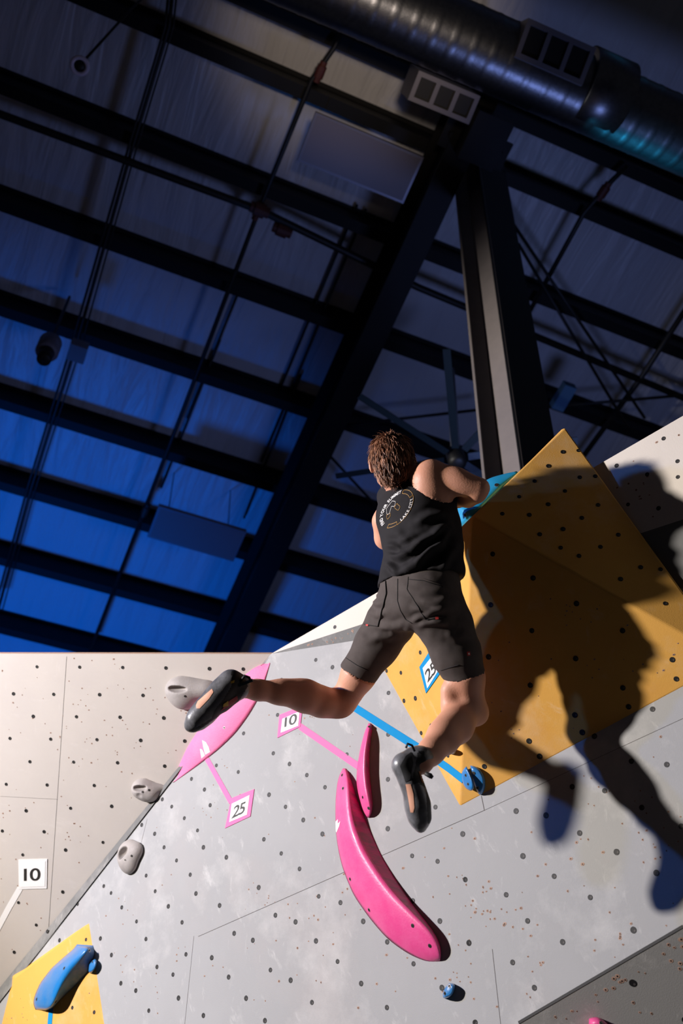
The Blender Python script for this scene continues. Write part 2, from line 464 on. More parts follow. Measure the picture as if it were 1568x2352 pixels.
HB += c3([(553,183),(188,332),(447,428),(751,311),(913,37),(1147,157),(980,445),(583,594),(211,733),(805,728),(488,857),(626,1018),(250,1240),(1254,652),(1400,290),(40,1018)])
HB += c5([(1375,632),(1465,983),(1241,962),(866,1124),(1071,1149),(1307,1256),(700,1305),(510,1278),(1558,1375),(1007,803)])
HB += [(x + 560, y - 250) for x, y in HB if x > 1020 and y > 1950 and y - 250 < 2330 - .587 * (x + 560 - 1190)]
HB += c6([(1207,112),(1327,165),(960,255),(932,508)])
holes(w, HB, PL_B, .0102)
screws(w, 150, [(640,2060),(1150,1850),(1568,1640),(1568,2110),(1190,2340),(640,2350)], PL_B, .0045, 11)
screws(w, 90, [(420,1800),(620,1560),(780,1500),(900,1620),(1000,1850),(640,2060),(640,2350),(300,2350),(230,2100)], PL_B, .0035, 12)
seam(w, (455,2151), (1110,1862), PL_B, .0022); seam(w, (1105,1828), (1112,1862), PL_B, .003); seam(w, (1110,1862), (1568,1650), PL_B, .0015)
seam(w, (1130,2180), (1150,2360), PL_B, .002); seam(w, (445,2150), (424,2352), PL_B, .0016); seam(w, (318,1960), (338,1880), PL_B, .0014)
seam(w, (1190,2349), (1568,2127), PL_B, .009, 2)
struct(w.build('wall_center', WM(M_B)))

# trim_1: narrow dark filler facet in the inside corner
w = MB()
sl = [K, PA(41, 2219), PA(-430, 2800)]; sr = [PB(106, 2166), PB(-387, 2800)]
lift = PL_B[1] * .004 + PL_A[1] * .004
q = [p + lift for p in (sl[0], sl[1], sl[2], sr[1], sr[0])]
w.add(q, [(0, 1, 4), (1, 2, 3, 4)], 0); w.add([p - (PL_A[1] + PL_B[1]) * .03 for p in q], [(4, 1, 0), (4, 3, 2, 1)], 0)
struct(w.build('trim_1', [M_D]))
# wall_upper: white head panel; trim_2: dark wedge below it
w = MB(); slab(w, [K, p2x, p3x], PL_W[1])
HW = c4([(1445,186),(1147,358),(1341,413),(1533,330),(1535,430),(1220,604),(1413,628)])
holes(w, HW + [(x + 205 * i, y - 112 * i) for i in (1, 2, 3) for x, y in HW if x + 205 * i > 1580] + c7([(90,440)]), PL_W, .0085)
screws(w, 14, [(1400,1080),(1560,980),(1560,1180),(1450,1200)], PL_W, .004, 3)
struct(w.build('wall_upper', WM(M_W)))
w = MB(); slab(w, [K, p2x, p1x], PL_D[1])
screws(w, 12, [(680,1490),(815,1445),(815,1468)], PL_D, .004, 4)
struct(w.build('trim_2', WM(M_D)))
# wall_lower: the facet below the edge at the bottom right
ed = unit(e1 - e2); nE = unit(PL_B[1] * .72 + np.array([.12, .1, -.42])); nE = unit(nE - ed * (nE @ ed))
dn = np.cross(ed, nE); dn = dn if dn[2] < 0 else -dn
PL_E = (e1, nE)
w = MB(); slab(w, [e1, e2, e2 + dn * 1.9, e1 + dn * 1.9], nE)
holes(w, c3([(1250,988),(1580,1222)]), PL_E, .0115); 
screws(w, 26, [(1250,2340),(1568,2150),(1568,2352)], PL_E, .006, 9)
struct(w.build('wall_lower', WM(M_E)))
# floor with padded matting
w = MB(); w.box((-9, -7, -.3), (18, 0, 0), (0, 22, 0), (0, 0, .3))
struct(w.build('floor', [mat('blue_grey_floor_matting', (70, 72, 78), .85, 0, 6, .4, (90, 92, 98))]))

# ------------------------------------------------------------------ roof
CN = unit(np.array([.0935, -.1321, -.9868])); CW = np.array([-.37778, .91233, -.15793]); CW = unit(CW - CN * (CW @ CN)); CU = np.cross(CN, CW)
if CU[0] < 0: CU = -CU
CH = 9.5
CO = CAM - CN * CH
PL_C = (CO, CN)
def cuw(px, py, drop=0.0):
    q = hit(px, py, PL_C, drop) - CO; return q @ CU, q @ CW
def cp(u, w_, drop): return CO + CU * u + CW * w_ + CN * drop
def insul():
    m = bpy.data.materials.new('white_roof_insulation'); m.use_nodes = True; nt = m.node_tree; N = nt.nodes; L = nt.links; b = N['Principled BSDF']
    b.inputs['Roughness'].default_value = .38; b.inputs['Specular IOR Level'].default_value = .4
    tc = N.new('ShaderNodeTexCoord'); mp = N.new('ShaderNodeMapping'); mp.inputs['Scale'].default_value = (3.2, .42, 1); L.new(tc.outputs['Object'], mp.inputs[0])
    n = N.new('ShaderNodeTexNoise'); n.inputs['Scale'].default_value = 1.6; n.inputs['Detail'].default_value = 5; n.inputs['Distortion'].default_value = .6; L.new(mp.outputs[0], n.inputs['Vector'])
    bp = N.new('ShaderNodeBump'); bp.inputs['Strength'].default_value = .5; bp.inputs['Distance'].default_value = .12; L.new(n.outputs[0], bp.inputs['Height']); L.new(bp.outputs[0], b.inputs['Normal'])
    b.inputs['Base Color'].default_value = s2l((205, 205, 212)); return m
M_ins = insul()
M_steel = mat('dark_painted_roof_steel', (15, 15, 18), .6, 0, 3, .5, (22, 21, 25), spec=.25)
M_pipe = mat('black_pipe', (18, 18, 20), .5)
M_red = mat('rust_red_pipe_coupling', (86, 36, 26), .6)
me = mesh([(-17, -9, 0), (19, -9, 0), (19, 27, 0), (-17, 27, 0), (-17, -9, .06), (19, -9, .06), (19, 27, .06), (-17, 27, .06)],
          [(0, 1, 2, 3), (7, 6, 5, 4), (0, 4, 5, 1), (1, 5, 6, 2), (2, 6, 7, 3), (3, 7, 4, 0)])
me.materials.append(M_ins)
co = bpy.data.objects.new('ceiling', me); COL.objects.link(co)
up = np.cross(CU, CW); 
co.matrix_world = Matrix([[CU[i], CW[i], up[i], CO[i]] for i in range(3)] + [[0, 0, 0, 1]])
struct(co)
ORD = ['topmost', 'second', 'third', 'fourth', 'fifth', 'sixth', 'seventh', 'eighth', 'ninth', 'tenth']
for i, y in enumerate([-262, -96, 188, 460, 704, 919, 1108, 1282, 1441, 1590]):
    _, w0 = cuw(0, y, .26)
    b = MB()
    for (wa, wb, da, db) in ((-.05, .05, 0.0, .012), (-.012, .012, .012, .25), (-.012, .1, .25, .262)):
        b.box(cp(-15, w0 + wa, da), CU * 33, CW * (wb - wa), CN * (db - da))
    o = b.build('roof_purlin', [M_steel], origin=cp(0, w0, .13))
    tag(o, f'dark steel roof purlin running down to the right, {ORD[i]} counting down the left edge', 'beam', 'roof purlins under the insulation')
# rafters (deep I beams) across the purlins
def rafter(pa, pb, lab, dep=.62, fw=.24):
    u0, w0 = cuw(*pa, .3 + dep); u1, w1 = cuw(*pb, .3 + dep)
    a, c = cp(u0, w0, 0), cp(u1, w1, 0); d = unit(c - a); s = np.cross(CN, d); a = a - d * 1.0; c = c + d * 9
    t = empty('roof_rafter', a, lab, 'beam', 'main rafters')
    def bx(nm, wdt, d0, d1):
        b = MB(); b.box(a - s * wdt / 2 + CN * d0, c - a, s * wdt, CN * (d1 - d0)); b.build(nm, [M_steel], t)
    bx('web', .02, .28, .3 + dep); bx('flange', fw, .265, .285); bx('flange', fw, .3 + dep, .32 + dep)
rafter((1040, 380), (560, 1420), 'wide black main rafter sloping from the column head down to the left wall corner')
# thin services below the purlins
def pipe(name, pts, drop, r, label, cat, group=None, couplings=()):
    pp = [hit(x, y, PL_C, d) for (x, y), d in zip(pts, drop if isinstance(drop, (list, tuple)) else [drop] * len(pts))]
    if couplings:
        t = empty(name, pp[0], label, cat, group); b = MB(); b.tube(pp, r, 10); b.build('pipe', [M_pipe], t, smooth=True)
        for x, y in couplings:
            c = hit(x, y, PL_C, drop if not isinstance(drop, (list, tuple)) else drop[0]); b = MB(); d = unit(pp[-1] - pp[0])
            b.tube([c - d * .09, c - d * .05, c - d * .05, c + d * .05, c + d * .05, c + d * .09], [r * 1.4, r * 1.4, r * 1.9, r * 1.9, r * 1.4, r * 1.4], 12); b.build('coupling', [M_red], t)
        return t
    b = MB(); b.tube(pp, r, 8); return tag(b.build(name, [M_pipe], smooth=True), label, cat, group)
pipe('sprinkler_pipe', [(-700, 0), (0, 262), (600, 484), (960, 660), (1620, 935)], .42, .035, 'black sprinkler pipe running beside the purlins from left edge, with red couplings', 'pipe', None, [(596, 482), (648, 528)])
pipe('conduit', [(790, 60), (768, 108), (715, 185), (595, 480), (440, 890), (205, 1500)], [.36] * 6, .022, 'thin black conduit crossing the purlins left of the rafter', 'pipe', None, [(735, 165), (592, 484), (334, 1172)])
for i, (dx, r) in enumerate([(-7, .012), (2, .016), (12, .008)]):
    pipe('hanging_cable', [(395 + dx, -30), (386 + dx, 62), (300 + dx, 345), (170 + dx * 1.2, 800), (70 + dx, 1120), (-6 + dx, 1400)], .34, r,
         ['leftmost', 'thickest, middle', 'rightmost, thin'][i] + ' black cable of the bundle crossing the purlins at far left', 'cable', 'cables at far left')
pipe('conduit', [(1440, 380), (1400, 420), (1340, 490), (1205, 735)], .4, .024, 'black conduit with a bend right of the steel column', 'pipe', None, [(1385, 440)])
pipe('conduit', [(1620, 640), (1470, 870), (1330, 1060)], .42, .03, 'dark conduit at the right edge above the white wall', 'pipe')
for i, (a, b_) in enumerate([((820, 470), (640, 900)), ((840, 480), (600, 1060)), ((690, 860), (560, 1190)), ((505, 780), (370, 1120)), ((560, 640), (430, 960))]):
    pipe('roof_cable', [a, b_], .05, .014, f'faint dark cable under the insulation left of the rafter, {ORD[i] if i else "first"} from the right', 'cable', 'faint roof cables')
for i, (a, b_) in enumerate([((1175, 510), (1480, 960)), ((1190, 560), (1440, 980)), ((1260, 935), (1600, 905)), ((760, 980), (1110, 940)), ((760, 1050), (880, 1180))]):
    pipe('brace_rod', [a, b_], .5, .016, ['longer thin brace rod crossing behind the column on the right', 'lower thin brace rod right of the column', 'flat brace rod near the white wall top on the right', 'thin brace rod passing behind the ceiling fan', 'short brace rod left of the climber\'s head'][i], 'rod', 'brace rods')

# spiral duct with register boxes
M_duct = mat('galvanised_spiral_duct', (120, 122, 128), .34, 1.0, 30, .5, (80, 84, 92), .05, 60)
M_reg = mat('grey_register_metal', (120, 116, 122), .5, .3)
da, db = hit(560, -125, PL_C, 1.5), hit(1620, 336, PL_C, 1.5); dd = unit(db - da); DL = np.linalg.norm(db - da)
t = empty('spiral_duct', (da + db) / 2, 'big round galvanised spiral air duct across the top right corner', 'duct')
b = MB(); ts = np.arange(-1.5, DL + 1.5, .022); b.tube([da + dd * s for s in ts], [.27 + (.0035 if (k % 7 == 0) else 0) for k in range(len(ts))], 40)
b.build('duct_tube', [M_duct], t, smooth=True)
b = MB()
c_ = hit(1375, 215, PL_C, 1.5); b.tube([c_ - dd * .18, c_ - dd * .17, c_ + dd * .17, c_ + dd * .18], [.28, .295, .295, .28], 40); b.build('collar', [M_duct], t, smooth=True)
def register(px, py, drop, lab, size, flip):
    c = hit(px, py, PL_C, drop); L_, H_, D_ = size
    n = unit(CAM - c); n = unit(n - dd * (n @ dd)); n = unit(n * .8 + CN * .6 * flip); n = unit(n - dd * (n @ dd)); s = np.cross(n, dd)
    tt = empty('air_register', c, lab, 'vent', 'registers on the duct')
    b = MB(); o = c - dd * L_ / 2 - s * H_ / 2
    fr = .035; k = 3
    b.box(o - n * D_, dd * L_, s * H_, n * (D_ - .03))
    b.box(o - n * .03, dd * L_, s * fr, n * .03); b.box(o + s * (H_ - fr) - n * .03, dd * L_, s * fr, n * .03)
    for i in range(k + 1): b.box(o + dd * (i * (L_ - fr) / k) - n * .03 + s * fr, dd * fr, s * (H_ - 2 * fr), n * .03)
    b.build('housing', [M_reg], tt)
    b = MB(); b.box(o + dd * fr + s * fr - n * .028, dd * (L_ - 2 * fr), s * (H_ - 2 * fr), n * .002); b.build('opening', [M_hole], tt)
register(1276, 120, 1.75, 'grey metal register box with three dark openings above the duct at top right', (.56, .27, .3), -1)
register(1020, 225, 1.45, 'metal register box with three dark slots below the duct beside the column head', (.52, .22, .42), 1)

# steel column
ct = hit(1092, 345, PL_C)
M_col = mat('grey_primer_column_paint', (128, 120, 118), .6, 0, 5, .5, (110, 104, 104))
M_colb = mat('shaded_column_black', (20, 20, 22), .6)  # the unlit right side: its shade is put in as black
def cpt(px, dz):                                             # a point of the plan section, seen at row 1000
    zc = float(-((ct - CAM) @ MW)[2]); s = (zc * .0765 - float(((ct - CAM) @ MW)[1])) / (-.682 / 1.0009 + .731 / 1.0009 * .0765)
    zb = zc - .7304 * s
    p = P(px, 1000, zb + dz); return np.array([p[0], p[1]])
t = empty('steel_column', (ct[0], ct[1], 0), 'tall tapering grey steel column with a dark shaded side behind the yellow volume', 'column')
def prism(nm, pts, m):
    z1 = 11.5; v = [np.array([p[0], p[1], 0.0]) for p in pts] + [np.array([p[0], p[1], CO[2] + .4]) for p in pts]; k = len(pts)
    me = mesh(v, [tuple(range(k)), tuple(range(2 * k - 1, k - 1, -1))] + [(i, (i + 1) % k, k + (i + 1) % k, k + i) for i in range(k)]); fixn(me)
    return link(nm, me, m, t)
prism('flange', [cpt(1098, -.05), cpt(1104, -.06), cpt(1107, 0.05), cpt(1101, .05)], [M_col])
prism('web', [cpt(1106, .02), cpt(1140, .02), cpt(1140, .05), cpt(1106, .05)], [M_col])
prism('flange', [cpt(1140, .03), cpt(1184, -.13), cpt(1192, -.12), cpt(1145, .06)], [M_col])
prism('shaded_side', [cpt(1192, -.115), cpt(1272, .16), cpt(1240, .3), cpt(1147, .065)], [M_colb])
b = MB(); q = cpt(1186, -.15); b.tube([(q[0], q[1], 0), (q[0], q[1], CO[2])], .008, 8); b.build('cable', [M_pipe], t, smooth=True)
# plates and haunch at the column head
b = MB(); hh = cp(*cuw(1090, 330, .9), .9)
b.box(hh - CU * .3 - CW * .12, CU * .6, CW * .24, CN * .03); b.box(hh - CU * .16 - CW * .3 + CN * .03, CU * .32, CW * .4, CN * .25)
for i in range(4): b.disc(hh + CU * (-.22 + .15 * i) + CN * .03, CN, .03, .03, 8)
b.build('head_plate', [M_steel], t)

# flat light panels
M_panel = mat('unlit_diffuser_white', (120, 112, 120), .5)
M_frame = mat('panel_frame_grey', (128, 126, 138), .4, .3)
def panel(px, py, drop, L_, W_, lab):
    c = hit(px, py, PL_C, drop); t = empty('light_panel', c, lab, 'light', 'flat light panels')
    b = MB(); b.box(c - CU * L_ / 2 - CW * W_ / 2, CU * L_, CW * W_, -CN * .05); b.build('housing', [M_frame], t)
    b = MB(); b.box(c - CU * (L_ / 2 - .02) - CW * (W_ / 2 - .02) + CN * .002, CU * (L_ - .04), CW * (W_ - .04), -CN * .01); b.build('diffuser', [M_panel], t)
    for i in (-1, 1):
        b = MB(); b.tube([c + CU * i * L_ * .35, cp(*cuw(px, py, drop), 0) + CU * i * L_ * .35], .006, 6); b.build('hanger', [M_pipe], t)
panel(828, 366, .95, .98, .42, 'unlit flat white light panel hanging near the column head')
panel(452, 1228, 1.0, .95, .42, 'faint blue-lit flat light panel left of the rafter, above the left wall')
# round fixtures
def ring_lamp():
    c = hit(183, 151, PL_C, 1.6); t = empty('pendant_lamp', c, 'small white ring lamp on a thin rod at top left', 'light')
    n = unit(CAM - c); n = unit(n + CN * .6); b = MB(); a = unit(np.cross(n, CU)); e = np.cross(n, a)
    k = 28; pts = [c + (a * math.cos(2 * math.pi * i / k) + e * math.sin(2 * math.pi * i / k)) * .056 for i in range(k + 1)]
    b.tube(pts, .016, 10, cap=False); b.build('ring', [mat('white_lamp_ring', (225, 215, 235), .4)], t, smooth=True)
    b = MB(); b.tube([c - n * .12, c - n * .02, c], [.05, .055, .04], 20); b.build('lamp_body', [M_pipe], t, smooth=True)
    b = MB(); b.tube([c - n * .1, hit(285, 38, PL_C, .6), hit(330, -8, PL_C, .1)], .011, 8); b.build('rod', [M_pipe], t, smooth=True)
ring_lamp()
c = hit(112, 797, PL_C, 1.3); t = empty('stage_light', c, 'dim cylindrical stage light hanging under the left purlins', 'light')
ax = unit(hit(94, 842, PL_C, 1.7) - c)
b = MB(); b.tube([c - ax * .12, c - ax * .1, c + ax * .1, c + ax * .12], [.07, .1, .1, .085], 24); b.build('housing', [mat('light_housing_grey', (120, 116, 130), .5)], t, smooth=True)
b = MB(); b.tube([c + ax * .1, c + ax * .26, c + ax * .27], [.07, .062, .05], 24); b.build('snout', [M_pipe], t, smooth=True)
b = MB(); b.tube([c, cp(*cuw(112, 797, 1.3), .2)], .014, 8); b.build('hanger', [M_pipe], t)
c = hit(182, 800, PL_C, .7); t = empty('junction_box', c, 'small grey junction box on the cable bundle beside the stage light', 'box')
b = MB(); b.box(c - CU * .08 - CW * .09, CU * .16, CW * .18, CN * .12); b.build('box_body', [M_frame], t)
b = MB(); b.box(c - CU * .075 - CW * .085 + CN * .12, CU * .15, CW * .17, CN * .008); b.build('box_lid', [M_reg], t)
# ceiling fan behind the climber's head
M_fan = mat('dark_teal_fan_blade', (26, 40, 54), .4, .3)
c = hit(1047, 1052, PL_C, 2.6); t = empty('ceiling_fan', c, 'large dark ceiling fan on a rod behind the climber\'s head', 'fan')
b = MB(); b.tube([c + CN * .1, c + CN * .08, c - CN * .08, c - CN * .12], [.04, .075, .075, .04], 20); b.build('hub', [M_pipe], t, smooth=True)
b = MB(); b.tube([c - np.array([0, 0, -.1]), c + np.array([0, 0, 1.25])], .04, 12); b.build('downrod', [mat('fan_rod_grey', (120, 124, 136), .4, .5)], t, smooth=True)
for i in range(8):
    a = 2 * math.pi * i / 8 + .25; d = CU * math.cos(a) + CW * math.sin(a); s = unit(np.cross(d, CN) + CN * .25)
    b = MB(); b.box(c + d * .1 - s * .03, d * .9, s * .06, CN * .01); b.build('blade', [M_fan], t)
c = hit(1291, 905, PL_C, .8); b = MB(); b.box(c - CU * .07 - CW * .14, CU * .13, CW * .28, CN * .1)
tag(b.build('hanging_box', [mat('blue_grey_box_paint', (70, 110, 150), .5)]), 'small blue-grey box hanging right of the column above the yellow volume', 'box')  # plain hanging box, use unknown
# ------------------------------------------------------------------ yellow volumes
M_Y = wall_mat('ochre_volume_paint', (230, 174, 88), (234, 212, 182), .5, (208, 140, 70))
def volume(name, verts, faces, label, hole_sets, hr=.0105):
    bm = bmesh.new(); vs = [bm.verts.new(tuple(v)) for v in verts]
    for f in faces: bm.faces.new([vs[i] for i in f])
    bmesh.ops.recalc_face_normals(bm, faces=bm.faces)
    bmesh.ops.bevel(bm, geom=list(bm.edges), offset=.006, segments=2, affect='EDGES', profile=.5)
    me = bpy.data.meshes.new(name); bm.to_mesh(me); bm.free()
    mb = MB(); mb.v = [np.array(v.co) for v in me.vertices]; mb.f = [tuple(p.vertices) for p in me.polygons]; mb.mi = [0] * len(mb.f)
    for pts, pl, r in hole_sets: holes(mb, pts, pl, r)
    return mb
VP = dict(L=hit(826, 1440, PL_D), S=PB(1056, 1853), Q=PB(1680, 1518), T=P(1297, 982, 4.165), P=P(1085, 1185, 3.95))
VP['H'] = VP['P'] + dirW(0, .2, .98) * .55
PL_Y1 = plane(VP['L'], VP['S'], VP['P']); PL_Y2 = plane(VP['S'], VP['Q'], VP['P']); PL_Y3 = plane(VP['Q'], VP['T'], VP['P'])
HY2 = c5([(610,134),(1185,134),(888,311),(600,480),(1187,497),(883,669),(592,834),(930,779),(1224,617),(659,931),(309,995),(336,300),(1500,318),(1525,440)]) + c4([(362,918),(618,1070),(349,1240),(893,1232)])
HY3 = c4([(715,360),(807,271),(914,432),(1012,425),(628,456),(820,519),(530,555),(714,603),(1030,607),(423,663),(594,670),(927,689),(808,760),(660,793),(1158,796),(793,878),(1045,873),(909,930),(1300,1002),(1426,1015),(1173,1077),(1455,1232),(905,262)])
HY1 = c7([(705,623),(566,769),(463,755),(670,953),(588,971),(783,1150),(712,1203),(905,1365)])
off = -PL_B[1] * .03
vv = [VP['L'], VP['S'], VP['Q'], VP['T'], VP['P'], VP['L'] + off, VP['S'] + off, VP['Q'] + off, VP['T'] + dirW(0, 0, 1) * .05]
mb = volume('v', vv, [(0, 1, 4), (1, 2, 4), (2, 3, 4), (3, 0, 4), (0, 5, 6, 1), (1, 6, 7, 2), (2, 7, 8, 3), (3, 8, 5, 0), (5, 8, 7, 6)], '', [(HY1, PL_Y1, .0095), (HY2, PL_Y2, .0105), (HY3, PL_Y3, .009)])
screws(mb, 40, [(1100, 1500), (1300, 1300), (1568, 1480), (1560, 1560), (1060, 1800)], PL_Y2, .003, 21)
yv = tag(mb.build('climbing_volume', WM(M_Y)), 'huge yellow plywood pyramid volume the climber hangs on', 'volume')
BV_Y = bvh_of(yv)
# small volume, bottom left
a_ = hit(25, 2240, PL_A, .0); b_ = PB(205, 2118); c_ = PB(275, 2580); d_ = hit(-60, 2640, PL_B)
m1 = hit(34, 2243, PL_B, .24); m1 = P(36, 2244, float(-((a_ - CAM) @ MW)[2]) - .1); m2 = P(-18, 2480, float(-((d_ - CAM) @ MW)[2]) - .62)
PL_V = plane(m1, b_, c_)
m2 = hit(-18, 2470, PL_V)
vv = [a_, b_, c_, d_, m1, m2]
mb = volume('v', vv, [(4, 1, 2, 5), (0, 4, 5, 3), (0, 1, 4), (5, 2, 3), (0, 3, 2, 1)], '', [(c1([(484,1661),(407,2044),(530,2070)]), PL_V, .009)])
screws(mb, 14, [(30, 2300), (200, 2160), (225, 2340), (10, 2345)], PL_V, .003, 8)
yv2 = tag(mb.build('climbing_volume', WM(M_Y)), 'small yellow volume carrying the long blue hold at bottom left', 'volume')

# ------------------------------------------------------------------ holds
M_pink = mat('pink_hold_plastic', (230, 76, 142), .42, 0, 9, .6, (236, 112, 164), .1, 120, coat=.08)
M_pinkt = mat('pink_matte_hold', (244, 116, 164), .65, 0, 6, .5, (250, 146, 186), .2, 160)
M_magenta = mat('shaded_stained_pink_side', (206, 40, 112), .45, 0, 14, .9, (120, 70, 84), .1, 90, stretch=(1, 1, 3))  # side away from the light: shade in the darker pink, plus grey stains
M_blue = mat('blue_hold_plastic', (26, 120, 190), .3, 0, 12, .6, (86, 130, 176), .1, 140, coat=.25)
M_bluegr = mat('shaded_grey_blue_side', (60, 104, 152), .55, 0, 14, .8, (124, 138, 160))  # shadow side of the long blue hold, shade mixed into the colour
M_bluev = mat('sky_blue_macro_plastic', (28, 146, 200), .32, 0, 8, .4, (70, 160, 205), coat=.3)
M_greyh = mat('grey_hold_resin', (174, 167, 163), .6, 0, 16, .5, (140, 134, 131), .3, 300)
M_white = mat('white_print', (244, 240, 238), .55)
M_bolt = mat('bolt_steel', (170, 165, 160), .3, .9)
def resample(pts, n, smooth=True):
    pts = np.array(pts, float); d = np.r_[0, np.cumsum(np.linalg.norm(np.diff(pts, axis=0), axis=1))]; t = np.linspace(0, d[-1], n)
    r = np.stack([np.interp(t, d, pts[:, i]) for i in range(pts.shape[1])], 1)
    if smooth:
        for _ in range(max(2, n // 8)):
            r[1:-1] = r[1:-1] * .5 + (r[:-2] + r[2:]) * .25
    return r
def ridge_hold(name, left, ridge, right, pl, hmax, mats, n=60, bulge=.4, side_mat=None, parent=None, hprof=None):
    """a tapering hold on a plane: left foot line, raised ridge, right foot line"""
    Lp, Rg, Rp = resample(left, n), resample(ridge, n), resample(right, n)
    N = pl[1]; m1 = 11; m2 = 9; V = []; mi = []
    for i in range(n):
        t = i / (n - 1); prof = hprof(t) if hprof else max(0.0, 1 - abs(2 * t - 1) ** 3.2) ** .6
        h = .004 + hmax * prof
        a, c, b = hit(*Lp[i], pl, 0.0), hit(*Rg[i], pl, h), hit(*Rp[i], pl, 0.0)
        q = a + (c - a) * .5 + N * h * bulge
        row = [a * (1 - s) ** 2 + q * 2 * s * (1 - s) + c * s * s for s in np.linspace(0, 1, m1)]
        q2 = c * .45 + b * .55 - N * h * .05
        row += [c * (1 - s) ** 2 + q2 * 2 * s * (1 - s) + b * s * s for s in np.linspace(0, 1, m2)[1:]]
        row = np.array(row)
        for _ in range(2): row[1:-1] = row[1:-1] * .5 + (row[:-2] + row[2:]) * .25
        V += list(row)
    k = m1 + m2 - 1; F = []
    for i in range(n - 1):
        for j in range(k - 1):
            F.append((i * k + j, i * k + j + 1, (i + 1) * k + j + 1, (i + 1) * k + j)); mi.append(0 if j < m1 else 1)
        F.append((i * k + k - 1, i * k, (i + 1) * k, (i + 1) * k + k - 1)); mi.append(0)
    F += [tuple(range(k)), tuple(range((n - 1) * k, n * k))]; mi += [0, 0]
    me = mesh(V, F, name); me.polygons.foreach_set('material_index', mi); fixn(me)
    return link(name, me, mats, parent, smooth=True)
def bolts(parent, pts, r=.008):
    for o in [parent] if parent.type == 'MESH' else [c for c in parent.children if c.type == 'MESH'][:1]:
        bv = bvh_of(o)
    for x, y in pts:
        h, n = cast(bv, x, y)
        if h is None: continue
        b = MB(); b.disc(h - n * .001, n, r, .002, 14, 0); b.disc(h + n * .0012, n, r * .62, .001, 10, 1); b.disc(h + n * .0016 + np.array([r * .2, 0, 0]), n, r * .28, .001, 6, 0)
        b.build('bolt', [M_bolt, M_hole], parent)
# big pink crescent
left = c2([(448,563),(425,590),(410,640),(395,800),(396,950),(405,1080),(440,1250),(520,1450),(640,1620),(760,1760),(900,1860),(1020,1915),(1090,1928),(1125,1910)])
ridge = c2([(462,563),(480,600),(488,700),(492,820),(510,960),(580,1140),(690,1310),(800,1450),(930,1575),(1040,1680),(1100,1760),(1132,1840),(1135,1890),(1127,1908)])
right = c2([(475,566),(500,610),(520,680),(545,760),(590,880),(640,1000),(720,1180),(810,1330),(920,1490),(1020,1620),(1085,1700),(1135,1800),(1146,1860),(1129,1906)])
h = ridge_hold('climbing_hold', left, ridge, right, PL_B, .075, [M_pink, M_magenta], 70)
tag(h, 'long curved pink hold, larger of the two crescents on the grey wall', 'hold', 'pink crescents')
bolts(h, c2([(443,610),(449,703),(499,1338),(631,1553),(936,1663),(1056,1804)]))
bvp = bvh_of(h)
for pp in ([(398,932),(418,915),(432,932),(404,1012),(400,1000)],):
    pass
patch('maker_mark', c2([(399,935),(415,918),(414,950),(431,932),(424,965),(405,1012),(400,1000)]), bvp, [M_white], h, .001, 1.5)
left = c2([(628,247),(605,290),(570,420),(548,550),(541,650),(550,740),(580,850),(605,895),(620,908)])
ridge = c2([(640,247),(625,330),(606,450),(602,570),(612,680),(632,780),(645,850),(640,890),(628,908)])
right = c2([(652,255),(656,300),(640,400),(634,520),(640,640),(655,760),(660,840),(650,890),(632,907)])
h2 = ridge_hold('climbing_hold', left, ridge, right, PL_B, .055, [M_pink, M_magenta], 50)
tag(h2, 'small slim pink crescent hold above the larger one', 'hold', 'pink crescents')
bolts(h2, c2([(634,271),(587,765),(628,841)]), .007)
# pink corner wedge
left = [(617, 1520), (580, 1534), (520, 1590), (470, 1655), (430, 1715), (408, 1765), (395, 1798)]
ridge = [(618, 1521), (584, 1538), (526, 1596), (477, 1662), (437, 1722), (413, 1768), (396, 1797)]
right = [(619, 1523), (600, 1590), (572, 1640), (540, 1684), (500, 1722), (450, 1760), (397, 1797)]
PL_K = (K + PL_B[1] * .012, unit(PL_A[1] + PL_B[1]))
V = []; n_ = 44; Lp, Rp = resample(left, n_), resample(right, n_); m_ = 12
for i in range(n_):
    a, b = hit(*Lp[i], PL_A, .004), hit(*Rp[i], PL_B, .004)
    t = i / (n_ - 1); q = (a + b) / 2 + PL_K[1] * .03 * math.sin(math.pi * t)
    V += [a * (1 - s) ** 2 + q * 2 * s * (1 - s) + b * s * s for s in np.linspace(0, 1, m_)]
F = [(i * m_ + j, i * m_ + j + 1, (i + 1) * m_ + j + 1, (i + 1) * m_ + j) for i in range(n_ - 1) for j in range(m_ - 1)]
k = len(V); V += [v - PL_K[1] * .07 for v in V]; F += [tuple(k + x for x in f[::-1]) for f in F]
for i in range(n_ - 1):
    for j in (0, m_ - 1): F.append((i * m_ + j, (i + 1) * m_ + j, k + (i + 1) * m_ + j, k + i * m_ + j))
me = mesh(V, F); fixn(me)
h = link('climbing_hold', me, [M_pinkt], smooth=True)
tag(h, 'pale pink leaf-shaped hold filling the wall corner behind the climber\'s left foot', 'hold')
bvp = bvh_of(h)
patch('maker_mark', c6([(390,690),(418,706),(436,738),(447,775),(412,795),(398,740)]), bvp, [M_white], h, .001, 2)
patch('maker_mark', c6([(374,752),(390,758),(404,785),(410,800),(385,822)]), bvp, [M_white], h, .001, 2)
bolts(h, c6([(548, 600)]), .006)
